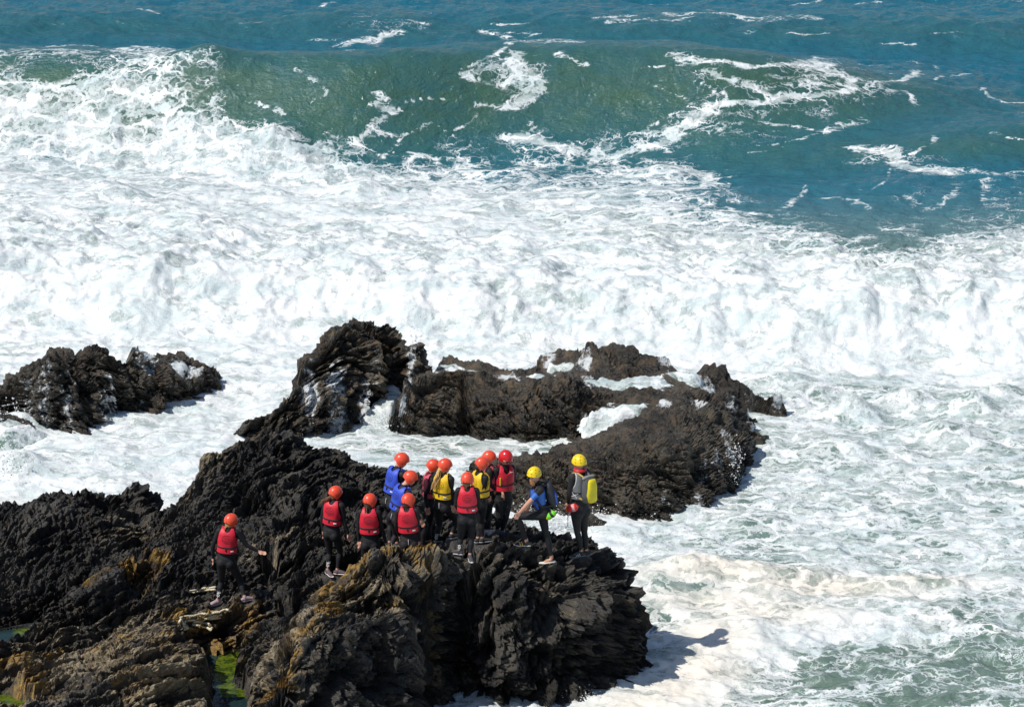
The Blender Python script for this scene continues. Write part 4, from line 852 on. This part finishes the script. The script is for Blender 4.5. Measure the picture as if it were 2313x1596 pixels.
    # shoes
    for sd in 'LR':
        ft, fd, A, K = ank[sd]; sdv = np.cross(fd, (0, 0, 1.)); bare = p['k'] == 'p13' and sd == 'R'
        L = .27*s; pr = [(-.085, .030, 0), (-.06, .040, 0), (0, .040, 0), (.06, .044, 0), (.11, .048, 0), (.15, .044, .004), (.185, .026, .008)]
        so = MB(); so.add(tube([ft+fd*a*s+np.array([0, 0, .014+z]) for a, w, z in pr], [(w*s, .015) for a, w, z in pr], 14, side=sdv, fl=1.2))
        if not bare:
            up = MB(); up.add(tube([ft+fd*a*s+np.array([0, 0, h]) for a, w, h, q in ((-.075, .033, .045, .03), (-.04, .038, .05, .042), (0, .038, .052, .045), (.05, .040, .045, .036), (.10, .043, .036, .026), (.15, .038, .030, .018), (.172, .026, .026, .014))],
                     [(w*s, q*s) for a, w, h, q in ((-.075, .033, .045, .03), (-.04, .038, .05, .042), (0, .038, .052, .045), (.05, .040, .045, .036), (.10, .043, .036, .026), (.15, .038, .030, .018), (.172, .026, .026, .014))], 14, side=sdv))
            up.add(tube([A-np.array([0, 0, .05]), A-np.array([0, 0, .015])], [.043*s, .040*s], 12))
            sh = up.build('shoe', cloth('shoe_fabric', p['shoe'], .7), root, rl)
            so.build('sole', cloth('shoe_sole', p['sole'], .6), sh)
            sh.children[0].location = (0, 0, 0)
            sh.children[0].data.transform(Matrix.Translation(-Vector(rl)))
            if p.get('lace'):
                lc = MB()
                for q in (.03, .06, .09) if p['k'] == 'p14' else (.05, .085):
                    hh = .088-q*.32
                    lc.add(tube([ft+fd*(q-.01)*s+sdv*.046*s+np.array([0, 0, .035]), ft+fd*q*s+sdv*.032*s+np.array([0, 0, hh-.008]), ft+fd*(q+.01)*s+np.array([0, 0, hh+.004]), ft+fd*q*s-sdv*.032*s+np.array([0, 0, hh-.008]), ft+fd*(q-.01)*s-sdv*.046*s+np.array([0, 0, .035])], .006 if p['k'] == 'p14' else .011, 6))
                x = lc.build('lace', cloth('lace', p['lace'], .7), sh, rl)
        else:
            so.build('sandal', cloth('shoe_sole', p['sole'], .6), root, rl)
            st = MB(); st.add(tube([ft+fd*.02-sdv*.04, ft+fd*.05+np.array([0, 0, .075]), ft+fd*.08+np.array([0, 0, .06]), ft+fd*.05+sdv*.045], .008, 6)); st.build('strap', cloth('lace', (.72, .5, .1), .7), root, rl)
    # helmet
    yel = p['hel'] == YLH; hb = hp_(0, -.005, .014); HS = 1.09
    nu, nv = 48, 22; V = np.zeros((nv, nu, 3))
    for i in range(nu):
        ph = -math.pi+2*math.pi*i/nu; a = abs(math.degrees(ph))
        if yel: tm = np.interp(a, [0, 50, 90, 130, 180], [80, 86, 100, 104, 102])
        else: tm = np.interp(a, [0, 42, 62, 78, 95, 112, 130, 150, 180], [74, 76, 92, 122, 131, 128, 112, 106, 106])
        for j in range(nv):
            th = math.radians(tm)*j/(nv-1); fl = 1+.05*sstep(.9, 1, j/(nv-1)); st_ = math.sin(th) if th < math.pi/2 else 1-.30*(th-math.pi/2)**1.5
            V[j, i] = hb+(hr*math.sin(ph)*.106*st_*fl+hf*math.cos(ph)*.124*st_*fl+hu*(.122*math.cos(th) if th < math.pi/2 else -.125*(th-math.pi/2)))*s*HS
    idx = np.arange(nv*nu).reshape(nv, nu); F = [(idx[j, i], idx[j+1, i], idx[j+1, (i+1) % nu], idx[j, (i+1) % nu]) for j in range(nv-1) for i in range(nu)]
    hm = MB().add((V.reshape(-1, 3), F)).build('helmet', shell_mat(p['hel'], .16 if p['hel'] == RDH else .28), root, rl)
    so_ = hm.modifiers.new('solid', 'SOLIDIFY'); so_.thickness = .012; so_.offset = 1; bv = hm.modifiers.new('bevel', 'BEVEL'); bv.width = .003; bv.limit_method = 'ANGLE'; bv.angle_limit = 1.0
    vs = ([(ph, th) for ph in (20, -20, 60, -60, 100, -100, 140, -140, 175) for th in (58, 78)] + [(0, 30), (70, 34), (-70, 34), (150, 36), (-150, 36)]) if yel else [(180-14, 92), (180+14, 92), (180-14, 99), (180+14, 99), (90, 98), (-90, 98), (84, 105), (-84, 105), (96, 105), (-96, 105), (150, 30), (-150, 30), (20, 34), (-20, 34)]
    for ph, th in vs:
        ph, th = math.radians(ph), math.radians(th); st_ = math.sin(th) if th < math.pi/2 else 1-.30*(th-math.pi/2)**1.5
        nrm = unit(hr*math.sin(ph)*st_+hf*math.cos(ph)*st_+hu*(math.cos(th))); c0 = hb+(hr*math.sin(ph)*.106*st_+hf*math.cos(ph)*.124*st_+hu*(.122*math.cos(th) if th < math.pi/2 else -.125*(th-math.pi/2)))*s*HS+nrm*.0115
        side = unit(np.cross(hu, nrm)); upv = np.cross(nrm, side)
        MB().add(ellipsoid(c0, (.011 if yel else .009, .0055 if yel else .003, .003), np.stack([side, upv, nrm]), 8, 6)).build('vent', MBLACK, hm, rl)
    for o_ in hm.children: pass
    ch = MB().add(tube([hp_(.088, .01, -.085), hp_(.06, .05, -.12), hp_(0, .06, -.135), hp_(-.06, .05, -.12), hp_(-.088, .01, -.085)], .006, 6)).build('chin_strap', MBLACK, root, rl)
    if p['hel'] == RDH:
        for ph_ in (-38, 60):
            a = math.radians(ph_); n_ = unit(hr*math.sin(a)+hf*math.cos(a)); c0 = hb+(hr*math.sin(a)*.106+hf*math.cos(a)*.124)*s*1.0+n_*.014+hu*.01
            sd_ = unit(np.cross(hu, n_)); MB().add(ellipsoid(c0, (.026, .010, .003), np.stack([sd_, hu, n_]), 10, 6)).build('sticker', MWHITE, hm, rl)
        MB().add(ellipsoid(hp_(.03, .098, -.012), (.030, .012, .017), Rh)).add(ellipsoid(hp_(-.03, .098, -.012), (.030, .012, .017), Rh)).build('sunglasses', simple('dark_lens', (.01, .01, .012), .1, .05), root, rl)
    # hair
    if p['hair']:
        kind, hcol = p['hair']; rg = random.Random(hash(p['k']) & 7); hmt = simple('hair', hcol, .45, .5, 60); hb_ = MB()
        def strands(p0, p1, p2, spread, n, r0):
            for q in range(n):
                j = np.array([rg.gauss(0, 1), rg.gauss(0, 1), rg.gauss(0, 1)])*spread; k2 = np.array([rg.gauss(0, 1) for _ in range(3)])*spread
                P_ = resample([p0+j*.45, (p0+p1)/2+j*.9+k2*.3, p1+j, (p1+p2)/2+k2, p2+k2*.8+j*.3], .03); hb_.add(tube(P_, np.linspace(r0, r0*.35, len(P_)), 5))
        nb = hp_(0, -.085, -.075)
        if kind in ('pony', 'nape', 'side', 'blonde', 'braid'):
            hb_.add(ellipsoid(hp_(0, -.045, -.065), (.075*s, .062*s, .062*s), Rh))
        if kind == 'pony': strands(nb, nb-sp*.05-f*.03-r*.03, nb-sp*.11-f*.03-r*.05, .014, 16, .007)
        if kind == 'nape': strands(nb, nb-sp*.03, nb-sp*.06, .022, 16, .008)
        if kind == 'side': strands(nb, nb-sp*.05-f*.04-r*.08, nb-sp*.11-f*.05-r*.15, .020, 26, .008)
        if kind == 'blonde': strands(nb, at_y(*cp('c1', 850, 440), N[1]-.12), at_y(*cp('c1', 812, 545), N[1]-.13), .022, 40, .0095)
        if kind == 'braid':
            P_ = resample([nb+hu*.02, nb-sp*.07-f*.055, nb-sp*.15-f*.075, nb-sp*.21-f*.075], .006); a = np.arange(len(P_))*.42
            for q in range(3): hb_.add(tube(P_+np.outer(np.sin(a+q*2.094), r)*.015+np.outer(np.cos(2*a+q*4.19), f)*.007, np.full(len(P_), .011), 6))
            strands(nb-sp*.21-f*.075, nb-sp*.24-f*.075+r*.01, nb-sp*.27-f*.075, .010, 10, .005)
        if kind == 'beard':
            for q in range(60):
                a = rg.uniform(-1.1, 1.1); b = rg.uniform(-.115, -.065); q0 = hp_(.055*math.sin(a), .045+.045*math.cos(a), b); hb_.add(tube([q0, q0-hu*.03+hf*.008, q0-hu*.055+hf*.004], [.009, .008, .003], 5))
            strands(nb, nb-sp*.02, nb-sp*.05, .022, 14, .008)
        hb_.build('beard' if kind == 'beard' else 'hair', hmt, root, rl)
    # buoyancy vest
    if p['vest'] is not None: make_vest(p, root, rl, N, sp, r, f, s)
    # small marks on the suit
    if p['logo']:
        ft, fd, A, K = ank['L']; base = K*.30+A*.70; up = unit(K-A); view = np.array([0, -1, .35]); out = unit(view-up*np.dot(view, up)); sd_ = np.cross(up, out)
        g = MB(); q = lambda a, b: base+sd_*a+up*b+out*(.050-abs(a)*.3)*s
        for a0, b0, a1, b1 in ((-.008, -.03, .004, .075), (-.03, .045, .03, .058), (-.028, .02, .03, .035), (-.025, -.02, -.02, .02), (-.025, -.022, .02, -.03), (.012, -.03, .018, .006), (-.004, -.055, -.006, -.035)):
            g.add(tube([q(a0, b0), q((a0+a1)/2, (b0+b1)/2), q(a1, b1)], .0050, 5))
        g.build('suit_logo', MWHITE, body, rl)
    if p['k'] in ('p4', 'p5', 'p6', 'p8'):
        b = tp(.16, -.135); MB().add(tube([b, b-sp*.05-f*.004, b-sp*.10+f*.004], .005, 6)).build('zip_cord', MWHITE, body, rl)
    if p.get('cuff'):
        E, W = wr['R']; MB().add(tube([W*.72+E*.28, W*.9+E*.1], [.036, .033], 12)).build('cuff', cloth('grey_cuff', (.12, .12, .15), .7), root, rl)
    p['_'] = dict(root=root, rl=rl, N=N, sp=sp, r=r, f=f, s=s, tp=tp, T=T, wr=wr)
    return root

def make_vest(p, root, rl, N, sp, r, f, s):
    Lv = .425*s; top = N-sp*.002; grey = p['k'] == 'p14'
    def surf(u, v, off=0.0):
        """u: angle, 0 = back centre, positive toward the right; v: 0 hem .. 1 shoulder"""
        a = np.interp(v, [0, .3, .6, .85, 1], [.150, .144, .150, .152, .120])*s+off; b = np.interp(v, [0, .3, .6, .85, .95, 1], [.130, .120, .122, .106, .068, .024])*s+off
        nx, ny = math.sin(u), -math.cos(u); e = 2.6; q = (abs(nx)**e+abs(ny)**e)**(-1/e)
        return top-sp*Lv*(1-v)*1.0+sp*.012*(v > .9)+r*a*nx*q+f*b*ny*q
    mb = MB(); n, m = 17, 20
    for base in (0, math.pi):
        V = []
        for j in range(m):
            for i in range(n):
                sx = -1+2*i/(n-1); t_ = j/(m-1); vt = 1-(.11 if base == 0 else .26)*max(0, 1-(abs(sx)/.55)**2.4)
                v = t_*vt; lim = np.interp(v, [0, .34, .46, .62, .8, 1], [90, 90, 74, 60, 52, 50])*math.pi/180
                V.append(surf(base+sx*lim, v))
        F = [(j*n+i, j*n+i+1, (j+1)*n+i+1, (j+1)*n+i) for j in range(m-1) for i in range(n-1)]; mb.add((np.array(V), F))
    o = mb.build('buoyancy_vest', cloth('vest_nylon', p['vest'], .55, .02), root, rl)
    import bmesh as _b
    bm = _b.new(); bm.from_mesh(o.data); _b.ops.remove_doubles(bm, verts=bm.verts, dist=.006); _b.ops.recalc_face_normals(bm, faces=bm.faces)
    # normals outward
    ctr = Vector(top-sp*Lv*.6-rl); sgn = sum((fc.calc_center_median()-ctr).dot(fc.normal) for fc in bm.faces)
    if sgn < 0: _b.ops.reverse_faces(bm, faces=bm.faces)
    bm.to_mesh(o.data); bm.free(); o.data.polygons.foreach_set('use_smooth', np.ones(len(o.data.polygons), bool))
    sl = o.modifiers.new('solid', 'SOLIDIFY'); sl.thickness = .032; sl.offset = 1; sl.use_even_offset = False
    bv = o.modifiers.new('bevel', 'BEVEL'); bv.width = .011; bv.segments = 3; bv.limit_method = 'ANGLE'; bv.angle_limit = .9
    th = .033
    # belt
    k = 48; V = []
    for v in (.235, .245, .295, .305):
        off = th+(.003 if v in (.235, .305) else .008); V += [surf(2*math.pi*i/k, v, off) for i in range(k)]
    F = [(j*k+i, j*k+(i+1) % k, (j+1)*k+(i+1) % k, (j+1)*k+i) for j in range(3) for i in range(k)]
    MB().add((np.array(V), F)).build('belt', MBLACK, o, rl)
    def patch(name, u0, u1, v0, v1, mat, off=.006):
        V = [surf(u0+(u1-u0)*i/6, v0+(v1-v0)*j/3, th+off) for j in range(4) for i in range(7)]
        q = MB().add((np.array(V), [(j*7+i, j*7+i+1, (j+1)*7+i+1, (j+1)*7+i) for j in range(3) for i in range(6)])).build(name, mat, o, rl)
        m_ = q.modifiers.new('solid', 'SOLIDIFY'); m_.thickness = .003
    if not grey:
        patch('label_patch', .48, .78, .10, .155, MWHITE)
        ink = MINKB if p['vest'] == BLUE else MINK
        if p['vest'] == YEL: ink = cloth('ochre_print', (.30, .17, .01), .7)
        R_ = .073*s; v0 = .655
        def emap(x, y, off=.004): return surf(x/(.150*s)*.9, v0+y/Lv, th+off)
        ring = MB().add(tube([emap(R_*math.cos(a), R_*math.sin(a)) for a in np.linspace(0, 2*math.pi, 41)], .0022, 5)); ring.build('ring_print', ink, o, rl)
        for txt, yy, sz, shear in (('Surfing', .006, .034, .3), ('CROYDE BAY', -.026, .021, 0)):
            cu = bpy.data.curves.new('t', 'FONT'); cu.body = txt; cu.size = sz*s; cu.align_x = 'CENTER'; cu.shear = shear; cu.extrude = 0; cu.offset = .0006
            to = bpy.data.objects.new('t', cu); COL.objects.link(to); me = bpy.data.meshes.new_from_object(to.evaluated_get(bpy.context.evaluated_depsgraph_get())); bpy.data.objects.remove(to)
            for vv in me.vertices: vv.co = Vector(emap(vv.co.x, vv.co.y+yy*s, .0045)-rl)
            me.name = 'lettering'; me.materials.append(ink); x = bpy.data.objects.new('lettering', me); COL.objects.link(x); x.parent = o
        for y_, w_ in ((.045, .022), (-.042, .04), (-.052, .028)):
            MB().add(tube([emap(-w_, y_*s), emap(0, (y_-.002)*s), emap(w_, y_*s)], .0016, 5)).build('line_print', ink, o, rl)
        b = surf(0, .235, th+.01); MB().add(tube([b, b-sp*.03, b-sp*.045], [.010, .010, .008], 8)).build('buckle_loop', MBLACK, o, rl)
        z = MB().add(tube([surf(math.pi, v, th+.004) for v in np.linspace(.02, .72, 12)], .004, 5)); z.build('zip', MBLACK, o, rl)
        patch('chest_label', math.pi+.25, math.pi+.6, .80, .835, MWHITE)
        if p.get('strap'):
            MB().add(tube([surf(math.pi-.75, v, th+.014) for v in np.linspace(.30, .62, 8)], [.012]*8, 8)).build('safety_strap', cloth('yellow_strap', (.75, .55, .03), .6), o, rl)
    else:
        # grey trim round the arm holes and lacing bands on the side
        for sg in (-1, 1):
            pts = [surf(sg*np.interp(v, [.34, .46, .62, .8, 1], [90, 74, 60, 52, 50])*math.pi/180, v, th*.6) for v in np.linspace(.36, 1, 14)]
            MB().add(tube(pts, .012, 8)).build('arm_trim', cloth('light_trim', (.5, .5, .5), .6), o, rl)
            MB().add(tube([surf(sg*.9, .08, th+.004), surf(sg*1.2, .20, th+.004), surf(sg*1.5, .30, th+.004)], .008, 6)).add(tube([surf(sg*1.55, .10, th+.004), surf(sg*1.2, .16, th+.004), surf(sg*.8, .26, th+.004)], .008, 6)).build('side_strap', cloth('light_trim', (.5, .5, .5), .6), o, rl)

for p in PEOPLE: make_person(p)

def empty(name, loc, label, cat, group=None):
    e = bpy.data.objects.new(name, None); COL.objects.link(e); e.location = loc; e.empty_display_size = .2; return tag(e, label, cat, group)
def box_loft(rows, side, fwd, e=3.0, k=20):
    """closed pack-like body: rows of (centre, half width, half depth)"""
    V = []; F = []
    for c0, a, b in rows:
        for i in range(k):
            t = 2*math.pi*i/k; cx, cy = math.cos(t), math.sin(t); q = (abs(cx)**e+abs(cy)**e)**(-1/e); V.append(c0+side*a*cx*q+fwd*b*cy*q)
    m = len(rows); F = [(j*k+i, j*k+(i+1) % k, (j+1)*k+(i+1) % k, (j+1)*k+i) for j in range(m-1) for i in range(k)]+[tuple(range(k))[::-1], tuple(range((m-1)*k, m*k))]
    return np.array(V), F
# backpack of the bearded guide
q = [p for p in PEOPLE if p['k'] == 'p13'][0]['_']; N, sp, r, f, s, T = q['N'], q['sp'], q['r'], q['f'], q['s'], q['T']
bp = empty('backpack', N-f*.18-sp*.25, 'small dark backpack with a blue panel on the back of the bearded person', 'backpack'); bl = np.array(bp.location)
c0 = N-f*.185; MBK = simple('dark_pack', (.022, .024, .032), .6, .3, 20, .02)
MB().add(box_loft([(c0-sp*.47, .10, .04), (c0-sp*.45, .125, .065), (c0-sp*.30, .13, .085), (c0-sp*.12, .125, .075), (c0-sp*.02, .10, .05), (c0+sp*.0, .07, .025)], r, f)).build('pack_body', MBK, bp, bl)
MB().add(box_loft([(c0-f*.058-sp*.43-r*.02, .09, .02), (c0-f*.066-sp*.40-r*.02, .105, .035), (c0-f*.07-sp*.26-r*.02, .10, .038), (c0-f*.062-sp*.16-r*.02, .07, .02)], r, f)).build('front_pocket', cloth('blue_panel', (.03, .09, .42), .6), bp, bl)
for sg in (-1, 1):
    MB().add(tube(resample([c0-sp*.03+r*sg*.08+f*.05, N+r*sg*.09+sp*.01, N+r*sg*.10+f*.11-sp*.08, N+r*sg*.12+f*.13-sp*.25, N+r*sg*.13+f*.02-sp*.40, c0-sp*.42+r*sg*.10+f*.03], .03), .018, 8)).build('shoulder_strap', MBK, bp, bl)
MB().add(box_loft([(N+f*.10-sp*.42, .12, .028), (N+f*.12-sp*.25, .13, .035), (N+f*.10-sp*.10, .10, .03)], r, f)).build('chest_panel', cloth('blue_panel', (.03, .09, .42), .6), [p for p in PEOPLE if p['k'] == 'p13'][0]['_']['root'], np.array(q['rl']))
# backpack of the standing guide
q2 = [p for p in PEOPLE if p['k'] == 'p14'][0]['_']; N, sp, r, f, s, T = q2['N'], q2['sp'], q2['r'], q2['f'], q2['s'], q2['T']
bp = empty('backpack', N-f*.2-sp*.25, 'grey roll-top backpack with a bright yellow side on the back of the standing person', 'backpack'); bl = np.array(bp.location)
c0 = N-f*.235-sp*.02
MB().add(box_loft([(c0-sp*.47, .08, .05), (c0-sp*.45, .115, .075), (c0-sp*.30, .125, .088), (c0-sp*.12, .12, .078), (c0-sp*.03, .10, .05), (c0+sp*.0, .095, .02)], r, f, 2.6)).build('pack_body', simple('grey_pack', (.09, .09, .092), .6, .3, 20, .02), bp, bl)
cy_ = c0-f*.085+r*.015
MB().add(box_loft([(cy_-sp*.46+r*.015, .07, .02), (cy_-sp*.43+r*.012, .098, .04), (cy_-sp*.30-r*.004, .108, .05), (cy_-sp*.18+r*.008, .10, .042), (cy_-sp*.08, .088, .034), (cy_-sp*.02, .07, .016)], r, f, 2.3)).build('yellow_panel', cloth('yellow_tarp', (.74, .60, .01), .4, .06), bp, bl)
MB().add(tube([c0+r*-.11, c0+sp*.012, c0+r*.11], .024, 10)).build('roll_top', MGREY, bp, bl)
for sg in (-1, 1):
    MB().add(tube(resample([c0+r*sg*.07+f*.06, N+r*sg*.10+sp*.03-f*.03, N+r*sg*.115+f*.10-sp*.04, N+r*sg*.13+f*.15-sp*.20, N+r*sg*.17+f*.02-sp*.36, c0-sp*.42+r*sg*.10+f*.06], .03), .018, 8)).build('shoulder_strap', cloth('strap_yellow_grey', (.40, .30, .06) if sg < 0 else (.1, .1, .1), .6), bp, bl)
# red collar float round the neck of the standing guide
MB().add(tube([N+sp*.045+(r*math.cos(a)*.085+f*math.sin(a)*.08) for a in np.linspace(0, 2*math.pi, 25)], .034, 10, cap=False)).build('collar', cloth('red_collar', (.50, .02, .03), .5), q2['root'], np.array(q2['rl']))
# throw bags at the hips
def throw_bag(cen, ax, label, c1_, c2_, L=.20, R=.062, cord=False):
    cen = np.array(cen); ax = unit(ax); b = empty('throw_bag', cen, label, 'throw bag'); pr = [(-.5, .35), (-.42, .8), (-.2, 1), (.1, 1.02), (.35, .95), (.45, .6), (.5, .25)]
    MB().add(tube([cen+ax*L*t for t, k in pr if t > -.25], [R*k for t, k in pr if t > -.25], 14)).build('bag', cloth('bag_cloth', c1_, .5, .02), b, cen)
    MB().add(tube([cen+ax*L*t for t, k in pr if t <= .0], [R*k*.96 for t, k in pr if t <= .0], 14)).build('bag_end', cloth('bag_end_cloth', c2_, .5, .02), b, cen)
    MB().add(tube([cen+ax*L*.08, cen+ax*L*.18], [R*1.06, R*1.06], 14)).build('band', MBLACK if not cord else cloth('pale_cord', (.6, .3, .28), .6), b, cen)
    if cord: MB().add(tube([cen-ax*L*.35-np.array([0, 0, .04]), cen-ax*L*.35-np.array([0, 0, .2]), cen-ax*L*.36-np.array([0, 0, .33])], .006, 6)).build('cord', MBLACK, b, cen)
    return b
g = at_y(*cp('c2', 1115, 850), q['N'][1]-.14); throw_bag(g, (.75, -.1, .62), 'lime green and yellow throw bag hanging at the hip of the bearded person', (.16, .62, .02), (.85, .55, .01), .21, .058)
g = at_y(*cp('c2', 1352, 770), q2['N'][1]-.17); throw_bag(g, (.9, -.2, .32), 'red throw bag hanging from the waist of the person with the grey vest', (.62, .015, .02), (.75, .16, .01), .22, .068, True)
# sunglasses and cord hanging beside the red-helmet person's hands
